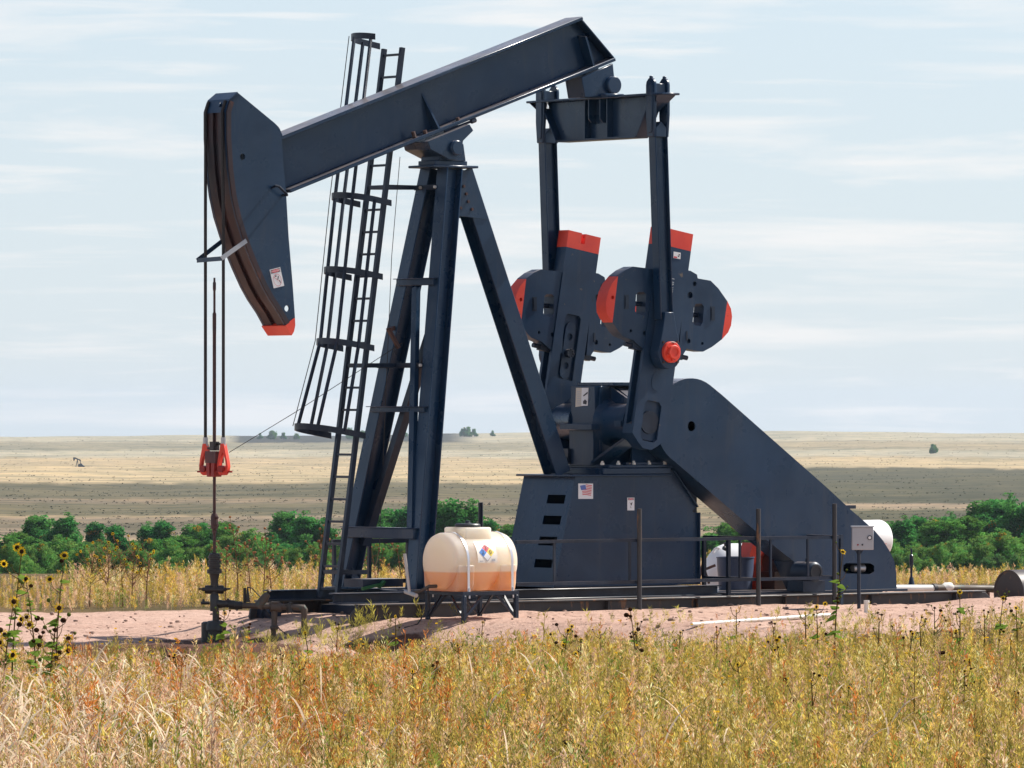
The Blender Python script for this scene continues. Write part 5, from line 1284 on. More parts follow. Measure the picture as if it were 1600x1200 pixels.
# ---- trees: trunk with limbs, crown of many leaf sprays gathered in uneven clumps (unit height 1)
def tree_meshes(seed, wide, nlobe, tall, leaf, base_col, low=.12):
    rng = np.random.default_rng(seed)
    lobes = []
    for i in range(nlobe):
        t = i / max(1, nlobe - 1)
        top = 1.0 if i == 0 else rng.uniform(.42, .97); a = rng.uniform(0, 6.28); r = wide * .5 * (0.05 if i == 0 else rng.uniform(.25, .95)) * (1.15 - .5 * top)
        rad = wide * rng.uniform(.10, .18) * (1.25 - .45 * top); hh = rng.uniform(.20, .36) * (.7 + .5 * tall)
        lobes.append((math.cos(a) * r, math.sin(a) * r, max(low + hh * .5, top - hh), rad, hh))
    for i in range(nlobe):                              # skirts that fill the lower crown
        a = rng.uniform(0, 6.28); r = wide * .5 * rng.uniform(.2, 1.); hh = rng.uniform(.12, .2)
        lobes.append((math.cos(a) * r, math.sin(a) * r, low + rng.uniform(.02, .3), wide * rng.uniform(.13, .22), hh))
    for z0 in (.28, .45, .62, .78): lobes.append((rng.normal(0, .02), rng.normal(0, .02), z0, wide * .17, .13))
    P_, D_, C_, cl = [], [], [], []
    for lx, ly, lz, rad, hh in lobes:
        tone = rng.uniform(.7, 1.25); nc = int(16 + 900 * rad * hh)
        for j in range(nc):
            d0 = rand_dir(1, rng)[0]; k = rng.uniform(.35, 1.0)
            c0 = np.array([lx + d0[0] * rad * k, ly + d0[1] * rad * k, lz + d0[2] * hh * k]); r = rng.uniform(.025, .055)
            if c0[2] < .02: continue
            n = int(26 + 22000 * r * r); d = rand_dir(n, rng)
            P_.append(c0 + d * r * (rng.uniform(.2, 1, n) ** .5)[:, None] * np.array([1.2, 1.2, .8])); D_.append(d + np.array([0, 0, .5]))
            c = np.array(base_col) * tone * rng.uniform(.75, 1.25) * rng.uniform(.8, 1.2, (n, 1)); c[:, 0] *= rng.uniform(.8, 1.5)
            if rng.uniform() < .010: c = np.array([.42, .24, .03]) * rng.uniform(.8, 1.2, (n, 1))
            C_.append(c)
        cl.append((lx, ly, lz, rad))
    p = np.concatenate(P_); d = np.concatenate(D_); c = np.concatenate(C_)
    dd = d * .6 + rand_dir(len(p), rng); dd /= np.linalg.norm(dd, axis=1)[:, None]
    q = leaf_quads(p, dd, rand_dir(len(p), rng), rng.uniform(.7, 1.4, len(p)) * leaf, rng.uniform(.5, .9, len(p)) * leaf)
    crown = np_mesh('crown', q, len(p), np.repeat(c, 4, 0), M['foliage'])
    mb = MB(ID); mb.tube([(0, 0, -.06), (.01, 0, .12), (-.012, .01, .35), (.01, 0, .7)], [.035, .026, .02, .006], 8)
    for cx, cy, cz, r in cl[:9]:
        z0 = max(.1, cz * .5); mb.tube([(0, 0, z0), (cx * .5, cy * .5, (z0 + cz) / 2), (cx, cy, cz)], [.014, .009, .003], 6)
    me = bpy.data.meshes.new('trunk'); me.from_pydata(mb.v, [], mb.f); me.materials.append(M['bark'])
    return crown, me
TREES = [tree_meshes(1, .66, 7, 1.0, .026, (.066, .245, .054)), tree_meshes(2, .95, 9, .8, .024, (.100, .285, .054), .06), tree_meshes(3, .46, 5, 1.2, .028, (.046, .205, .052)),
         tree_meshes(4, 1.25, 10, .7, .022, (.120, .295, .066), .03), tree_meshes(5, .76, 7, .9, .026, (.058, .225, .054), .1), tree_meshes(6, 1.7, 10, .6, .024, (.100, .24, .072), .01)]
def tree(px, top, D, var, label, group=None, wide=1., name='broadleaf_tree', rz=None):
    p = W(px, 700, D); z = g1(p.x, D); h = (HC - (top - HY) * D / F - z) * (1.08 if D < 2000 else 1)
    o = thing(name, Matrix.Translation(V((p.x, D, z))), label, 'tree' if name != 'shrub' else 'shrub', group)
    o.rotation_euler = (0, 0, random.uniform(0, 6.28) if rz is None else rz); o.scale = (h * wide, h * wide, h)
    for nm, me in zip(('crown', 'trunk'), TREES[var]):
        c = bpy.data.objects.new(nm, me); COL.objects.link(c); c.parent = o
    return o
TG = 'trees along the creek beyond the pad'
left = [(-14, 842, 640, 4, 'cut off at the left edge of the picture'), (28, 833, 640, 1, 'low and round, first whole one from the left edge'), (62, 811, 690, 0, 'tall, with the highest crown left of the wellhead'), (106, 814, 680, 4, 'tall, second from the highest crown at left'),
        (96, 842, 590, 3, 'broad and pale green in front of the taller left ones'), (148, 817, 690, 2, 'slim, standing up like a post left of the gap'), (178, 821, 640, 2, 'narrow dark, just right of the gap at left'), (206, 846, 660, 1, 'short, in the dip behind the yellow flowers'), (232, 827, 680, 4, 'dark, left of the pointed one near the wellhead'),
        (256, 814, 660, 2, 'pointed, tallest one directly left of the wellhead'), (282, 838, 610, 1, 'low pale, just left of the wellhead'), (312, 823, 680, 0, 'medium, right behind the polished rod at left'), (350, 817, 640, 1, 'wide, directly right of the polished rod'),
        (392, 832, 610, 3, 'broad low, behind the brown dead flower stalks'), (428, 842, 680, 4, 'low dark, between the dead stalks and the ladder'), (450, 805, 690, 0, 'tall, left of the ladder foot'), (476, 812, 650, 4, 'dark, touching the ladder from the left'), (503, 820, 700, 2, 'slim, seen through the ladder rungs'),
        (447, 850, 580, 2, 'small dark cone before the tall one by the ladder'), (540, 838, 640, 1, 'low, behind the far leg of the samson post'), (578, 840, 680, 4, 'hidden partly by the far leg and brace'), (612, 801, 690, 0, 'tall, between the samson post legs'), (636, 793, 650, 2, 'tallest between the samson post legs, at the near leg'),
        (604, 830, 600, 3, 'pale broad, low between the samson post legs'), (664, 812, 690, 4, 'half hidden behind the near leg'), (704, 786, 640, 0, 'tall, just right of the near leg and above the white tank'), (735, 826, 690, 1, 'low, above the white tank lid'), (766, 812, 650, 2, 'small pointed, right of the thin black post above the white tank'), (796, 821, 690, 1, 'low, touching the left side of the pedestal'),
        (1112, 842, 640, 4, 'seen in the gap left of the belt guard brace'), (1138, 818, 670, 1, 'round bright, in the gap under the belt guard')]
right = [(1385, 832, 680, 1, 'dark, touching the round end of the belt guard'), (1414, 818, 650, 4, 'with a yellow tipped top right of the white fuel tank'), (1436, 812, 690, 0, 'medium, second right of the belt guard'), (1462, 815, 640, 1, 'round, above the black standpipe'), (1486, 812, 680, 4, 'rounded, mid green, between the standpipe and the tall right ones'),
         (1512, 808, 640, 1, 'broad, left of the tall right hand ones'), (1546, 787, 700, 0, 'tall dark, highest on the right with a gap beside it'), (1578, 786, 680, 4, 'tall dark, second highest near the right edge'), (1604, 790, 660, 0, 'cut off by the right edge, tall'), (1560, 832, 590, 3, 'broad grey green, low at right in front of the tall ones'), (1490, 848, 580, 3, 'broad low, behind the dark drum'), (1428, 852, 590, 3, 'bushy, low beside the belt guard'), (1610, 838, 600, 1, 'low, at the right edge'), (1640, 812, 640, 4, 'beyond the right edge')]
for px, top, D, var, lab in left + right:
    tree(px, top - 3, D, var, 'creek tree, green leafy, ' + lab, TG, wide=random.uniform(1.3, 1.65))
fill = [(-30, 868, 3), (40, 872, 5), (120, 875, 5), (190, 870, 3), (232, 880, 5), (300, 874, 3), (352, 872, 5), (410, 870, 5), (470, 872, 3), (520, 872, 5), (570, 874, 3), (640, 868, 5), (700, 848, 3), (740, 862, 5), (790, 862, 3), (1120, 872, 5), (1180, 862, 3), (1400, 868, 5), (1450, 872, 3), (1510, 872, 5), (1560, 868, 5), (1600, 872, 3)]
for i, (px, top, var) in enumerate(fill + [(15, 850, 3), (60, 846, 3), (128, 850, 3), (165, 848, 3), (212, 852, 3), (270, 850, 3), (330, 848, 3), (372, 850, 3), (440, 856, 3), (490, 850, 3), (545, 852, 3), (590, 848, 3), (655, 845, 3), (775, 848, 3), (1150, 850, 3), (1395, 845, 3), (1470, 850, 3), (1535, 845, 3)]):
    tree(px, top, random.uniform(540, 580), var, 'low green bush filling the foot of the creek tree line', 'bushes at the foot of the creek trees', name='shrub')
# far ridge: single trees and a lone bush on the plain
for px, top, lab in ((406, 676, 'leftmost of the tiny trees on the ridge'), (425, 671, 'tiny dark round ridge tree between wellhead and cage'), (443, 675, 'tiny ridge tree right of the round one'), (463, 676, 'tiny ridge tree just left of the cage hoop'), (545, 667, 'tiny ridge tree seen through the cage'), (566, 671, 'tiny ridge tree right of the ladder'), (580, 669, 'tiny ridge tree between ladder and far leg'), (628, 669, 'tiny ridge tree between the samson post legs'), (722, 669, 'tiny ridge tree clump left of the far dark top'), (732, 665, 'tallest tiny ridge tree, right of the near leg'), (741, 669, 'tiny ridge tree right of the tallest one'), (770, 672, 'last tiny ridge tree, left of the rear leg')):
    tree(px, top, 6500, random.choice((0, 1, 4)), lab, 'tiny trees on the far ridge', wide=1.3)
tree(1457, 692, 4600, 1, 'lone tiny bush on the pale slope at right', None, wide=1.1, name='shrub')

# sagebrush dotted over the plain (uncountable)
def sagebrush():
    rng = np.random.default_rng(5); n = 24000
    py = 676 + 172 * rng.uniform(0, 1, n) ** .9
    tab_y = np.geomspace(700, 6900, 500); tab_p = HY + (HC - prof(tab_y)) * F / tab_y
    o = np.argsort(tab_p); D = np.interp(py, tab_p[o], tab_y[o]) * rng.uniform(.985, 1.015, n)
    x = rng.uniform(-.105, .105, n) * D
    keep = fld(x / (D * .03 + 1), D / 90, 2.2, 8) + .7 * rng.uniform(-1, 1, n) > .25
    D, x = D[keep], x[keep]; n = len(D)
    z = gz(x, D); s = rng.uniform(.12, .42, n) ** 1.0 * (1 + D / 5000)
    K = 7; d = rand_dir(n * K, rng); d[:, 2] = np.abs(d[:, 2]) * .55
    c = np.repeat(np.stack([x, D, z], 1), K, 0); sr = np.repeat(s, K)
    p = c + d * sr[:, None] * rng.uniform(.1, .7, (n * K, 1)) * np.array([1.5, 1.5, 1])
    q = leaf_quads(p, rand_dir(n * K, rng), rand_dir(n * K, rng), sr * .75, sr * .55)
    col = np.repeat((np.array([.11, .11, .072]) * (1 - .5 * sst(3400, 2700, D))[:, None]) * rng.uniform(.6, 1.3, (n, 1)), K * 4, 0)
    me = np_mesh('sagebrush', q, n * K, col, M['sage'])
    ob = bpy.data.objects.new('sagebrush', me); COL.objects.link(ob)
    tag(ob, 'grey green sagebrush dotted across the far plain', 'sagebrush', kind='stuff')
sagebrush()

# ---- dry grass and weeds
PAL = {'rust': (.60, .22, .055), 'straw': (.86, .58, .28), 'ygreen': (.54, .42, .095), 'green': (.22, .28, .05), 'pink': (.82, .50, .33), 'olive': (.33, .26, .07), 'gold': (.80, .50, .11)}
def mix_palette(x, y, rng, weights):
    n = len(x); names = list(weights); w = np.stack([np.clip(weights[k](x, y), .02, None) for k in names], 1)
    w /= w.sum(1)[:, None]; r = rng.uniform(size=(n, 1)); idx = (np.cumsum(w, 1) < r).sum(1).clip(0, len(names) - 1)
    return np.array([PAL[k] for k in names])[idx] * rng.uniform(.55, 1.35, (n, 1))
def weed_patch(name, label, x, y, h, col, rng, K=26, leafL=.055, leafW=.011, lean=.12, bare=.12):
    n = len(x); z = gz(x, y)
    base = np.stack([x, y, z - .03], 1)
    ln = rng.normal(0, lean, (n, 2)); tip = base + np.stack([ln[:, 0] * h, ln[:, 1] * h, h], 1)
    t = rng.uniform(bare, 1, (n, K)) ** .8
    p = base[:, None] + (tip - base)[:, None] * t[..., None]
    a = rng.uniform(0, 6.28, (n, K)); up = rng.uniform(.5, 2.4, (n, K))
    d = np.stack([np.cos(a), np.sin(a), up], -1).reshape(-1, 3); d /= np.linalg.norm(d, axis=1)[:, None]
    spread = (rng.uniform(0, .16, (n, K)) * (1.1 - t) * np.minimum(h, 1)[:, None]).reshape(-1, 1)
    p = p.reshape(-1, 3) + np.stack([np.cos(a).ravel(), np.sin(a).ravel(), .6 * np.ones(n * K)], 1) * spread
    hs = np.repeat(h / .5, K) ** .5
    q = leaf_quads(p, d, rand_dir(n * K, rng), leafL * rng.uniform(.5, 1.5, n * K) * hs, leafW * rng.uniform(.6, 1.5, n * K) * hs)
    c = np.repeat(col, K, 0) * rng.uniform(.7, 1.35, (n * K, 1)); c = np.repeat(c, 4, 0)
    w = .0035 * (h / .5)[:, None]
    sx = np.array([[1, 0, 0]]) * w; sy = np.array([[0, 1, 0]]) * w
    st = np.concatenate([np.stack([base - sx, base + sx, tip + sx * .3, tip - sx * .3], 1).reshape(-1, 3), np.stack([base - sy, base + sy, tip + sy * .3, tip - sy * .3], 1).reshape(-1, 3)])
    cs = np.repeat(np.concatenate([col, col]) * .8, 4, 0)
    me = np_mesh(name, np.concatenate([q, st]), n * K + 2 * n, np.clip(np.concatenate([c, cs]), 0, .9), M['grass'])
    ob = bpy.data.objects.new(name, me); COL.objects.link(ob)
    return tag(ob, label, 'grass', kind='stuff')
def scatter(n, y0, y1, rng, margin=1.12):
    y = np.sqrt(rng.uniform(y0 * y0, y1 * y1, n)); x = rng.uniform(-.0825 * margin, .0825 * margin, n) * y
    return x, y
rng = np.random.default_rng(21)
# front field
x, y = scatter(27500, 46, 84.5, rng, 1.34)
z_ = zone(x, y); edge = rng.uniform(size=len(x)) > z_ * (1.02 - .12 * sst(-1, 2, x) * (y < 83.5))
x, y = x[edge], y[edge]
px_ = CX + F * x / y
h = rng.uniform(.26, .52, len(x)) * (1 - .5 * sst(66, 75.5, y) * (1 - .5 * sst(-2, 1, x))) * (1 - .6 * zone(x, y)) * (1 + .22 * fld(x, y, 3.5, 5) + .28 * fld(x, y, 1.1, 24)) * np.where(rng.uniform(size=len(x)) < .05, 1.45, 1)
W_ = {'rust': lambda x, y: .05 + .12 * np.clip(fld(x, y * .35, 1.6, 34), 0, 1) + 1.5 * np.exp(-((x / y * F + 400) / 260) ** 2) * (.5 + 1.0 * fld(x, y * .4, 1.9, 1)) * sst(51, 58, y), 'straw': lambda x, y: .34 + .2 * fld(x, y * .4, 1.7, 7), 'ygreen': lambda x, y: .40 + .50 * sst(-100, 500, x / y * F) + .5 * fld(x, y * .3, 2.1, 13),
      'green': lambda x, y: .12 + .48 * fld(x, y * .3, 1.7, 18), 'pink': lambda x, y: .14 + .5 * (1 - sst(-600, -250, x / y * F)) + .15 * fld(x, y * .3, 1.4, 22), 'gold': lambda x, y: .14 + .1 * fld(x, y, 1.3, 27), 'olive': lambda x, y: .16 + 0 * x}
weed_patch('dry_weeds', 'fine dry weeds of rust, straw and yellow green filling the foreground', x, y, np.clip(h, .06, 1), mix_palette(x, y, rng, W_), rng, K=40, leafL=.046, leafW=.010)
# ragged weeds straying over the front edge of the pad
x, y = scatter(9000, 72.5, 81.5, rng)
k = (fld(x, y * .5, 2.3, 31) + .5 * fld(x, y * .6, .9, 33) + .9 * np.exp(-((x / y * F + 75) / 60) ** 2) - .045 * np.maximum(y - 76.5 - sst(1, 5, x) * 2, 0) ** 2 * 2 > .42); x, y = x[k], y[k]
k = rng.uniform(size=len(x)) < .55; x, y = x[k], y[k]
h = rng.uniform(.12, .46, len(x)) * (1 - .45 * sst(76, 81, y))
weed_patch('green_weeds', 'ragged olive and straw weeds straying over the front edge of the gravel', x, y, h, mix_palette(x, y, rng, {'ygreen': lambda x, y: .5 + 0 * x, 'olive': lambda x, y: .4 + 0 * x, 'straw': lambda x, y: .3 + 0 * x, 'green': lambda x, y: .3 + 0 * x, 'rust': lambda x, y: .15 + 0 * x}), rng, K=38, leafL=.05, leafW=.009)
# back band behind the pad
x, y = scatter(9000, 95.5, 112, rng, 1.6)
e = rng.uniform(size=len(x)) > zone(x, y) * 1.05; x, y = x[e], y[e]
sx_ = x / y * F + CX
h = rng.uniform(.16, .42, len(x)) * (1 + .45 * fld(x, y, 4.3, 6)) * (1 - .3 * sst(1250, 1400, sx_)) * (1 - .55 * (1 - sst(60, 130, sx_)))
Wb = {'straw': lambda x, y: .4 + .3 * fld(x, y, 3, 2), 'pink': lambda x, y: .25 + .4 * np.exp(-((x / y * F + 700) / 60) ** 2), 'ygreen': lambda x, y: .42 + .3 * fld(x, y, 2.4, 11), 'green': lambda x, y: .18 * sst(0, .5, fld(x, y, 2.7, 17)) + .4 * (y < 98.5) * (x < -2), 'gold': lambda x, y: .25 + 0 * x}
weed_patch('dry_weeds', 'tall straw and green weeds standing behind the gravel pad', x, y, np.clip(h, .15, 1.2), mix_palette(x, y, rng, Wb), rng, K=46, leafL=.055, leafW=.011)
# a few green tufts on the pad by the near rail and wellhead
tx, ty_, th_ = [], [], []
for px, py, nn_, sp_, hh_ in ((578, 988, 7, .10, .40), (508, 1000, 6, .14, .34), (540, 1004, 12, .2, .25), (395, 1008, 10, .3, .25), (470, 1012, 14, .3, .28), (620, 1000, 20, .5, .25), (1000, 985, 14, .5, .22), (1290, 990, 18, .3, .34), (1320, 996, 10, .3, .24)):
    g_ = G(px, py); tx += list(rng.normal(g_.x, sp_, nn_)); ty_ += list(rng.normal(g_.y, sp_ * 1.6, nn_)); th_ += list(rng.uniform(.6, 1.1, nn_) * hh_)
tx, ty_, th_ = map(np.array, (tx, ty_, th_))
weed_patch('green_weeds', 'sparse feathery green tufts growing out of the pink gravel', tx, ty_, th_, np.array(PAL['ygreen']) * rng.uniform(.6, 1.3, (len(tx), 1)) * np.array([.9, 1.05, 1.]), rng, K=34, leafL=.10, leafW=.010, lean=.3)
# long pale arching grass
def arching(n, y0, y1, wfun, name, label, lo, hi, w0, col, rng):
    x, y = scatter(n * 6, y0, y1, rng); k = rng.uniform(size=len(x)) < wfun(x, y); x, y = x[k][:n], y[k][:n]; n = len(x)
    ln = rng.uniform(lo, hi, n); a = rng.uniform(0, 6.28, n); cv = rng.uniform(1.0, 3.4, n); SEG = 8
    p = np.stack([x, y, gz(x, y) - .02], 1); th = rng.uniform(0, .3, n); pts = [p]
    dirs = np.stack([np.cos(a), np.sin(a)], 1)
    for i in range(SEG):
        th = th + cv / SEG * (i / SEG * 1.7 + .15); st = ln / SEG
        p = p + np.concatenate([dirs * (np.sin(th) * st)[:, None], (np.cos(th) * st)[:, None]], 1); pts.append(p)
    side = np.stack([-np.sin(a + .8), np.cos(a + .8), 0 * a], 1)
    qs, cs = [], []; c = np.array(col) * rng.uniform(.75, 1.2, (n, 1))
    for i in range(SEG):
        wa = w0 * (1 if i < SEG - 3 else 1.25); f = lambda j: wa * (.45 + .55 * math.sin(math.pi * min(1, (j + .6) / (SEG + .6)))) * (1 if j < SEG else .15)
        qs.append(np.stack([pts[i] - side * f(i), pts[i] + side * f(i), pts[i + 1] + side * f(i + 1), pts[i + 1] - side * f(i + 1)], 1).reshape(-1, 3)); cs.append(np.repeat(c, 4, 0))
    me = np_mesh(name, np.concatenate(qs), n * SEG, np.clip(np.concatenate(cs), 0, .9), M['grass']); ob = bpy.data.objects.new(name, me); COL.objects.link(ob)
    tag(ob, label, 'grass', kind='stuff')
arching(1300, 49, 68, lambda x, y: .05 + .95 * (1 - sst(-560, -330, x / y * F)) * (1 - .5 * sst(60, 70, y)), 'arching_grass', 'long pale dry grass blades arching over at lower left', .5, .92, .0095, (.88, .69, .50), rng)
arching(700, 49, 73, lambda x, y: .5 + 0 * x, 'arching_grass', 'single long tan grass blades bent over all across the field', .4, .75, .0055, (.78, .58, .33), rng)
arching(1500, 48, 74, lambda x, y: sst(.1, .6, fld(x, y * .3, 1.1, 18)), 'green_grass', 'soft green grass clumps among the dry weeds', .3, .5, .006, (.38, .42, .10), rng)
# bunchgrass: fans of blades from one foot, pale or green
def bunches(n, y0, y1, name, label, pal, rng):
    x, y = scatter(n, y0, y1, rng); k = zone(x, y) < .3; x, y = x[k], y[k]; n = len(x); B = 26; SEG = 5
    x = np.repeat(x, B) + rng.normal(0, .035, n * B); y = np.repeat(y, B) + rng.normal(0, .05, n * B); N = n * B
    a = rng.uniform(0, 6.28, N); ln = np.repeat(rng.uniform(.28, .58, n), B) * rng.uniform(.6, 1.15, N); th = rng.uniform(.05, .7, N); cv = rng.uniform(.1, 1.3, N)
    p = np.stack([x, y, gz(x, y) - .02], 1); pts = [p]
    for i in range(SEG):
        th = th + cv / SEG; p = p + np.stack([np.cos(a) * np.sin(th), np.sin(a) * np.sin(th), np.cos(th)], 1) * (ln / SEG)[:, None]; pts.append(p)
    sd = np.stack([-np.sin(a + .8), np.cos(a + .8), 0 * a], 1); qs, cs = [], []
    c = np.repeat(np.array(pal)[rng.integers(0, len(pal), n)] * rng.uniform(.7, 1.2, (n, 1)), B, 0) * rng.uniform(.75, 1.25, (N, 1))
    for i in range(SEG):
        f = lambda j: .0048 * (1 - .85 * j / SEG)
        qs.append(np.stack([pts[i] - sd * f(i), pts[i] + sd * f(i), pts[i + 1] + sd * f(i + 1), pts[i + 1] - sd * f(i + 1)], 1).reshape(-1, 3)); cs.append(np.repeat(c, 4, 0))
    me = np_mesh(name, np.concatenate(qs), N * SEG, np.clip(np.concatenate(cs), 0, .92), M['grass']); ob = bpy.data.objects.new(name, me); COL.objects.link(ob)
    tag(ob, label, 'grass', kind='stuff')
bunches(480, 49, 74, 'bunchgrass', 'bunches of straw and yellow green grass standing among the dry weeds', [(.74, .50, .24), (.48, .40, .10), (.30, .32, .07), (.78, .55, .34), (.58, .26, .08)], rng)
# yellow specks of tiny blooms in the field
nb = 420; x, y = scatter(nb, 52, 80, rng); e = (zone(x, y) < .25) & ((y > 62) | (rng.uniform(size=nb) < .5)); x, y = x[e], y[e]; nb = len(x)
cl_ = rng.integers(0, nb, nb); x = np.where(rng.uniform(size=nb) < .5, x[cl_] + rng.normal(0, .12, nb), x)
zt_ = gz(x, y) + rng.uniform(.25, .5, nb); qs = []; cs = []
for k_ in range(5):
    a = k_ * 1.257 + rng.uniform(0, 1, nb); d = np.stack([np.cos(a), np.sin(a) * .6, .5 * np.ones(nb)], 1); d /= np.linalg.norm(d, axis=1)[:, None]
    qs.append(leaf_quads(np.stack([x, y, zt_], 1), d, rand_dir(nb, rng), np.full(nb, .026), np.full(nb, .022))); cs.append(np.repeat(np.array([[.85, .52, .03]]) * rng.uniform(.7, 1.1, (nb, 1)), 4, 0))
me = np_mesh('wildflowers', np.concatenate(qs), nb * 5, np.concatenate(cs), M['grass']); ob = bpy.data.objects.new('wildflowers', me); COL.objects.link(ob)
tag(ob, 'tiny yellow blooms sprinkled over the dry weeds', 'wildflowers', kind='stuff')

# ---- sunflowers and dead flower stalks: things with parts
def bloom(mb_d, mb_p, c, nrm, r, rnd):
    nrm = V(nrm).normalized(); ref = V((0, 0, 1)) if abs(nrm.z) < .9 else V((1, 0, 0)); ax = (ref - nrm * ref.dot(nrm)).normalized(); ay = nrm.cross(ax); c = V(c)
    mb_d.lathe(c - nrm * r * .15, nrm, [(0, 0), (r * .38, .0), (r * .42, r * .15), (r * .3, r * .28), (0, r * .32)], 12)
    if mb_p is None: return
    n = 13
    for i in range(n):
        a = 2 * math.pi * i / n + rnd.uniform(-.1, .1); d = ax * math.cos(a) + ay * math.sin(a); s_ = nrm.cross(d); rr = r * rnd.uniform(.85, 1.1); dz_ = nrm * rnd.uniform(-.25, .15) * r
        mb_p.add([c + d * r * .33, c + d * rr * .65 + s_ * r * .15, c + d * rr + dz_, c + d * rr * .65 - s_ * r * .15], [(0, 1, 2, 3)])
def heart(mb, c, d, nrm, s_):
    d = V(d).normalized(); nrm = V(nrm); nrm = (nrm - d * nrm.dot(d)).normalized(); w = d.cross(nrm); c = V(c)
    pts = [(0, 0), (-.08, .26), (.1, .42), (.4, .36), (.75, .15), (1, 0)]
    up = [c + d * a * s_ + w * b * s_ + nrm * (abs(b) * .25 * s_) for a, b in pts]; dn = [c + d * a * s_ - w * b * s_ + nrm * (abs(b) * .25 * s_) for a, b in pts]
    for i in range(5): mb.add([up[i], up[i + 1], dn[i + 1], dn[i]], [(0, 1, 2, 3)])
def sunflower(name, mw, label, group, h, nflow, nseed, nbud, nleaf, seed, fr=.045, cat='sunflower', spread=.25, dead=False, lean=.1):
    rnd = random.Random(seed); o = thing(name, mw, label, cat, group); lm = lambda: MB(mw)
    la = rnd.uniform(0, 6.28); tip = V((math.cos(la) * lean * h, math.sin(la) * lean * h * .5, h)); stem = lambda t: V((tip.x * t * t, tip.y * t * t, h * t))
    sm_ = lm(); sm_.tube([stem(t) for t in (-.05, .25, .5, .75, 1)], [.011, .010, .008, .006, .004], 6)
    heads = []
    nb_ = nflow + nseed + nbud
    for i in range(nb_):
        t = rnd.uniform(.35, 1) if i else 1; a = rnd.uniform(0, 6.28); b = stem(t); ln = rnd.uniform(.3, 1) * spread * (1.25 - t * .7)
        e = b + V((math.cos(a) * ln, math.sin(a) * ln * .8, ln * rnd.uniform(.5, 1.3)))
        if i: sm_.tube([b, (b + e) / 2 + V((math.cos(a) * ln * .15, 0, -.02)), e], [.005, .004, .003], 5)
        else: e = b
        heads.append(e)
    sm_.build('stem', 'dead' if dead else 'stalk', o)
    for i, e in enumerate(heads):
        nrm = V((rnd.uniform(-.8, .6), -1, rnd.uniform(-.2, .9)))
        if i < nflow:
            d_, p_ = lm(), lm(); bloom(d_, p_, e, nrm, fr * rnd.uniform(.85, 1.15), rnd); hd = d_.build('flower_head', 'seed', o); p_.build('petals', 'petal', hd, flat=True)
        elif i < nflow + nseed:
            d_ = lm(); r_ = fr * rnd.uniform(.38, .62) * (.55 if dead else 1)
            d_.ball(e, r_, 9, 6, (1, 1, .85)); d_.build('seed_head', 'deadhead' if dead else 'seed', o)
        else:
            d_ = lm(); d_.ball(e, fr * rnd.uniform(.28, .42), 8, 6); d_.build('bud', 'bud', o)
    for i in range(nleaf):
        t = rnd.uniform(.12, .85); a = rnd.uniform(0, 6.28); l_ = lm(); heart(l_, stem(t), (math.cos(a), math.sin(a), rnd.uniform(-.5, .4)), (0, -.5, 1), rnd.uniform(.08, .17) * (1.25 - .6 * t)); l_.build('leaf', 'leaf', o, flat=True)
    return o
def plant_at(px, top, D): p = W(px, 700, D); z = g1(p.x, D); return Matrix.Translation(V((p.x, D, z))), HC - (top - HY) * D / F - z
SUN = [(18, 862, 66, 2, 5, 3, 6, 'tall sunflower with many dark seed heads at the left edge'), (58, 905, 66.5, 3, 4, 3, 7, 'sunflower with open yellow blooms, beside the tall one at the left edge'), (86, 868, 67, 0, 5, 3, 4, 'branching sunflower with green buds and no blooms, left of the gravel'), (76, 950, 65, 2, 6, 4, 7, 'short bushy sunflower in front of the left edge group'), (4, 940, 64, 1, 4, 3, 6, 'dark leafy sunflower cut off by the left edge'),
       (1303, 862, 74, 1, 4, 5, 6, 'tall green sunflower standing in front of the motor'), (1278, 948, 75, 2, 2, 1, 2, 'short sunflower just left of the tall one before the motor'), (1500, 925, 75, 1, 4, 6, 3, 'slender sunflower with pale buds in front of the skid end'), (1560, 935, 75.5, 1, 5, 6, 4, 'sunflower with buds in front of the dark drum'), (1590, 950, 74, 1, 3, 3, 3, 'sunflower at the right edge below the dark drum'),
       (880, 985, 72, 4, 7, 2, 2, 'cluster of dark seed heads and yellow blooms right of the tank stand'), (905, 1000, 71.5, 2, 6, 2, 1, 'sunflower with black seed heads, right neighbour of the cluster by the tank stand'), (1220, 1000, 71, 4, 2, 1, 1, 'sunflower with bright blooms below the white plastic pipe'), (1420, 990, 74.5, 1, 5, 3, 1, 'sunflower with dark seed heads below the pipe stub'), (1460, 950, 75.8, 0, 5, 4, 1, 'bare sunflower stalk with small heads before the far skid end'),
       (345, 958, 78, 1, 2, 4, 4, 'small leafy sunflower growing at the foot of the wellhead'), (388, 975, 78, 0, 3, 4, 3, 'low sunflower with green buds right of the wellhead')]
for i, (px, top, D, nf, ns, nb_, nl, lab) in enumerate(SUN):
    mw, h = plant_at(px, top, D); sunflower('sunflower', mw, lab, None, h, nf + (2 if px < 120 else 0), max(2, ns - 2), nb_, int(nl * (3 if px < 120 else 2)), 100 + i, fr=.058 if px < 120 else .038, spread=.30 if px < 120 else .2)
mw, h = plant_at(995, 952, 70); sunflower('dried_sunflower', mw, 'tall dead brown sunflower stalk with round heads in front of the middle rail post', None, h, 0, 6, 0, 0, 300, fr=.052, spread=.15, dead=False)
mw, h = plant_at(1246, 1062, 62); sunflower('dried_sunflower', mw, 'dead reddish stalk leaning in the field at lower right', None, h, 0, 3, 0, 0, 301, fr=.04, spread=.1, lean=.3)
mw, h = plant_at(676, 1035, 66); sunflower('dried_sunflower', mw, 'dead dark seed head below the white tank', None, h, 0, 4, 0, 0, 302, fr=.042, spread=.1)
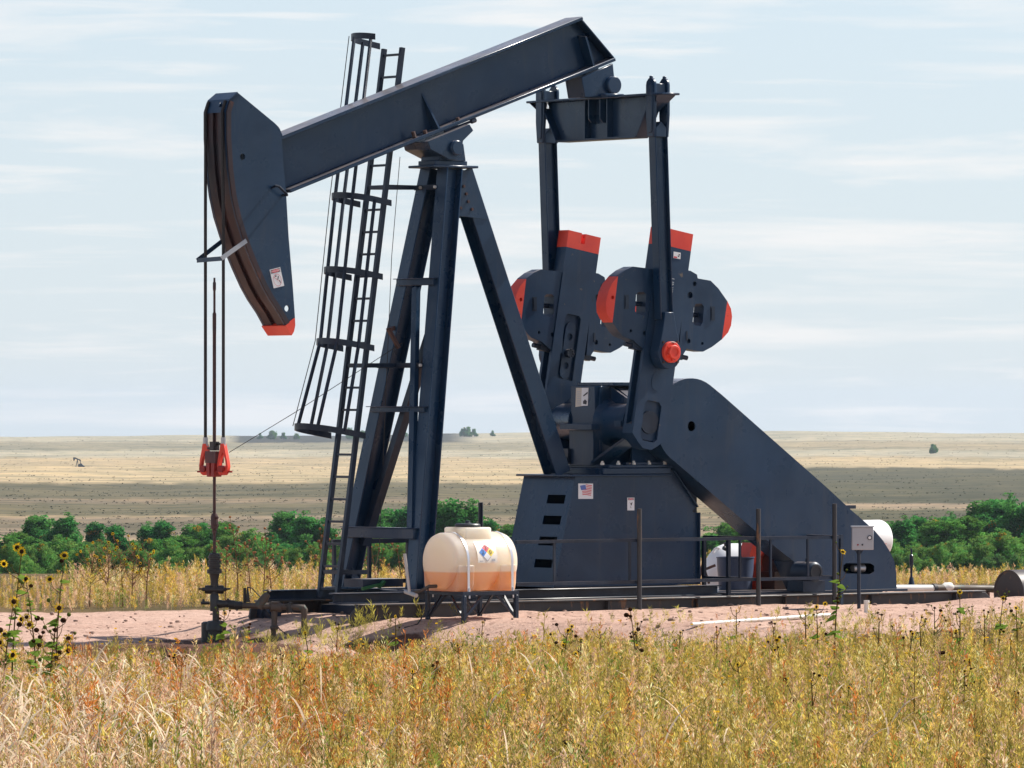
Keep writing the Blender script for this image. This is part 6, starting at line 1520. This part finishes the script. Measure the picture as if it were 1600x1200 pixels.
mw, h = plant_at(903, 1165, 54); sunflower('dried_sunflower', mw, 'blackish dead seed heads at the bottom centre of the field', None, h, 0, 5, 0, 0, 303, fr=.055, spread=.15)
mw, h = plant_at(1465, 1020, 68); sunflower('dried_sunflower', mw, 'dark dead stalk with ragged heads at right of the field', None, h, 0, 4, 0, 0, 304, fr=.042, spread=.12)
# scattered small sunflowers: four built, the rest copied
protos = []
for i in range(4):
    mw, h = plant_at(940 + 60 * i, 1000, 73); protos.append(sunflower('small_sunflower', mw, 'small sunflower with black seed heads poking out of the dry field', 'small sunflowers scattered through the dry field', .55, 1, 2, 1, 1, 400 + i, fr=.024, spread=.15))
n_ = 0
while n_ < 32:
    D = random.uniform(58, 79); px = random.choice((random.uniform(700, 1600), random.uniform(1150, 1600), random.uniform(250, 700)))
    p = W(px, 700, D)
    if zone(np.array([p.x]), np.array([D]))[0] > .8: continue
    c = copy_tree(protos[n_ % 4]); s_ = random.uniform(.8, 1.15); c.location = V((p.x, D, g1(p.x, D))); c.scale = (s_, s_, s_); c.rotation_euler = (0, 0, random.uniform(-.7, .7)); n_ += 1
# dead stalks and yellow bush behind the pad
DEAD = [(352, 858, 99, 'leftmost dead brown stalk behind the wellhead'), (372, 828, 100, 'tallest dead brown flower stalk right of the polished rod'), (392, 850, 99.5, 'dead stalk with many orange brown heads, centre of the dead group'), (412, 842, 100, 'rightmost tall dead stalk of the group by the wellhead'), (425, 872, 99, 'low dead stalk right of the dead group'), (497, 838, 101, 'dead brown stalk just left of the ladder foot'), (520, 848, 101, 'dead brown stalk behind the ladder'), (588, 855, 101, 'dead tan stalk between the samson post legs'), (628, 858, 101, 'dead tan stalk left of the sight gauge')]
for i, (px, top, D, lab) in enumerate(DEAD):
    mw, h = plant_at(px, top, D); sunflower('dead_weed', mw, lab, None, h, 0, 13, 0, 0, 500 + i, fr=.075, cat='dead weed', spread=.42, dead=True)
YEL = [(140, 868, 99.5, 'spiky dry weed with pale heads, left of the yellow blooms'), (168, 862, 99, 'weed with pale tufts left of the tallest yellow one'), (192, 845, 99.5, 'tallest yellow flowering weed behind the pad at left'), (206, 858, 99, 'yellow flowering weed right of the tallest one'), (228, 866, 99.5, 'yellow flowering weed at the right of the yellow group')]
for i, (px, top, D, lab) in enumerate(YEL):
    mw, h = plant_at(px, top, D); sunflower('flowering_weed', mw, lab, None, h, 9, 14, 2, 0, 600 + i, fr=.028, cat='weed', spread=.42, dead=True)

# ------------------------------------------------------------------ gravel lumps and stones on the pad
rng = np.random.default_rng(8)
mb = MB(ID)
for i in range(760):
    y = rng.uniform(79, 96); x = rng.uniform(-.09, .09) * y
    if zone(np.array([x]), np.array([y]))[0] < .6: continue
    r = rng.choice([.014, .02, .03, .045], p=[.5, .3, .15, .05]); mb.ball((x, y, g1(x, y) + r * .3), r, 6, 4, (rng.uniform(.8, 1.5), rng.uniform(.8, 1.4), rng.uniform(.5, .8)))
M['stone'] = paint('gravel_stone', (.34, .22, .17), (.20, .13, .10), rough=.95, scale=.8)
tag(mb.build('gravel', 'stone'), 'loose brown clods and stones scattered over the pink pad', 'gravel', kind='stuff')

# ------------------------------------------------------------------ air
if HAZE:
    mb = MB(ID); mb.box((-16000, -1500, -125), (16000, 12700, 40))
    m = bpy.data.materials.new('pale_air'); m.use_nodes = True; nt = m.node_tree; nt.nodes.clear()
    out = nt.nodes.new('ShaderNodeOutputMaterial'); vol = nt.nodes.new('ShaderNodeVolumePrincipled')
    vol.inputs['Color'].default_value = (.74, .86, 1, 1); vol.inputs['Density'].default_value = 3.6e-5; vol.inputs['Anisotropy'].default_value = .2
    nt.links.new(vol.outputs[0], out.inputs['Volume'])
    tag(mb.build('haze', m), 'thin pale blue haze lying over the whole plain', 'haze', kind='stuff')

# ------------------------------------------------------------------ light, sky, camera
SUN_V = V((.67, .39, .80)).normalized()
sun = bpy.data.lights.new('sun', 'SUN'); sun.energy = 5.0; sun.angle = math.radians(.5); sun.color = (1, .94, .85)
so = bpy.data.objects.new('sun', sun); COL.objects.link(so); so.rotation_euler = SUN_V.to_track_quat('Z', 'Y').to_euler(); so.location = (20, 20, 60)
w = bpy.data.worlds.new('World'); S.world = w; w.use_nodes = True; nt = w.node_tree; nt.nodes.clear()
out = nt.nodes.new('ShaderNodeOutputWorld'); bg = nt.nodes.new('ShaderNodeBackground'); sky = nt.nodes.new('ShaderNodeTexSky')
sky.sky_type = 'NISHITA'; sky.sun_disc = False; sky.sun_elevation = math.asin(SUN_V.z); sky.sun_rotation = math.atan2(SUN_V.x, SUN_V.y)
sky.altitude = 1400; sky.air_density = 1.0; sky.dust_density = .6; sky.ozone_density = 1.2
bg.inputs['Strength'].default_value = .087
# thin cirrus laid over the sky by direction
tc = nt.nodes.new('ShaderNodeTexCoord')
def cloud(sx, sz, scale, detail, lo, hi, off):
    mp = nt.nodes.new('ShaderNodeMapping'); mp.inputs['Scale'].default_value = (sx, sx, sz); mp.inputs['Location'].default_value = off; mp.inputs['Rotation'].default_value = (0, .02, 0)
    n = nt.nodes.new('ShaderNodeTexNoise'); n.inputs['Scale'].default_value = scale; n.inputs['Detail'].default_value = detail; n.inputs['Roughness'].default_value = .58; n.inputs['Distortion'].default_value = .35
    nt.links.new(tc.outputs['Generated'], mp.inputs[0]); nt.links.new(mp.outputs[0], n.inputs['Vector'])
    return ramp(nt, n.outputs['Fac'], [(lo, 0), (hi, 1)])
c1 = cloud(1, 11, 13, 6, .50, .66, (.3, .1, .15)); c2 = cloud(1, 16, 22, 7, .56, .74, (1.7, .4, .9))
mxn = nt.nodes.new('ShaderNodeMath'); mxn.operation = 'MAXIMUM'; nt.links.new(c1, mxn.inputs[0]); nt.links.new(c2, mxn.inputs[1])
fm = nt.nodes.new('ShaderNodeMath'); fm.operation = 'MULTIPLY'; nt.links.new(mxn.outputs[0], fm.inputs[0]); fm.inputs[1].default_value = .62
sz_ = nt.nodes.new('ShaderNodeSeparateXYZ'); nt.links.new(tc.outputs['Generated'], sz_.inputs[0])
low_ = ramp(nt, sz_.outputs[2], [(0, .86), (.05, .78), (.12, .5), (.34, .05)])
veil = mixc(nt, low_, sky.outputs[0], (4.85, 5.5, 6.15))
col = mixc(nt, fm.outputs[0], veil, (7.3, 7.05, 6.9))
nt.links.new(col, bg.inputs[0]); nt.links.new(bg.outputs[0], out.inputs[0])

cam = bpy.data.cameras.new('camera'); co_ = bpy.data.objects.new('camera', cam); COL.objects.link(co_)
co_.location = CAM; co_.rotation_euler = (math.pi / 2, 0, 0); cam.sensor_width = 36; cam.lens = 36 * F / 1600
cam.shift_y = (HY - 600) / 1600; cam.clip_start = .5; cam.clip_end = 30000
S.camera = co_
S.view_settings.view_transform = 'Standard'; S.view_settings.look = 'None'; S.view_settings.exposure = .68; S.view_settings.gamma = 1
S.cycles.max_bounces = 8; S.cycles.transparent_max_bounces = 8; S.cycles.volume_bounces = 0
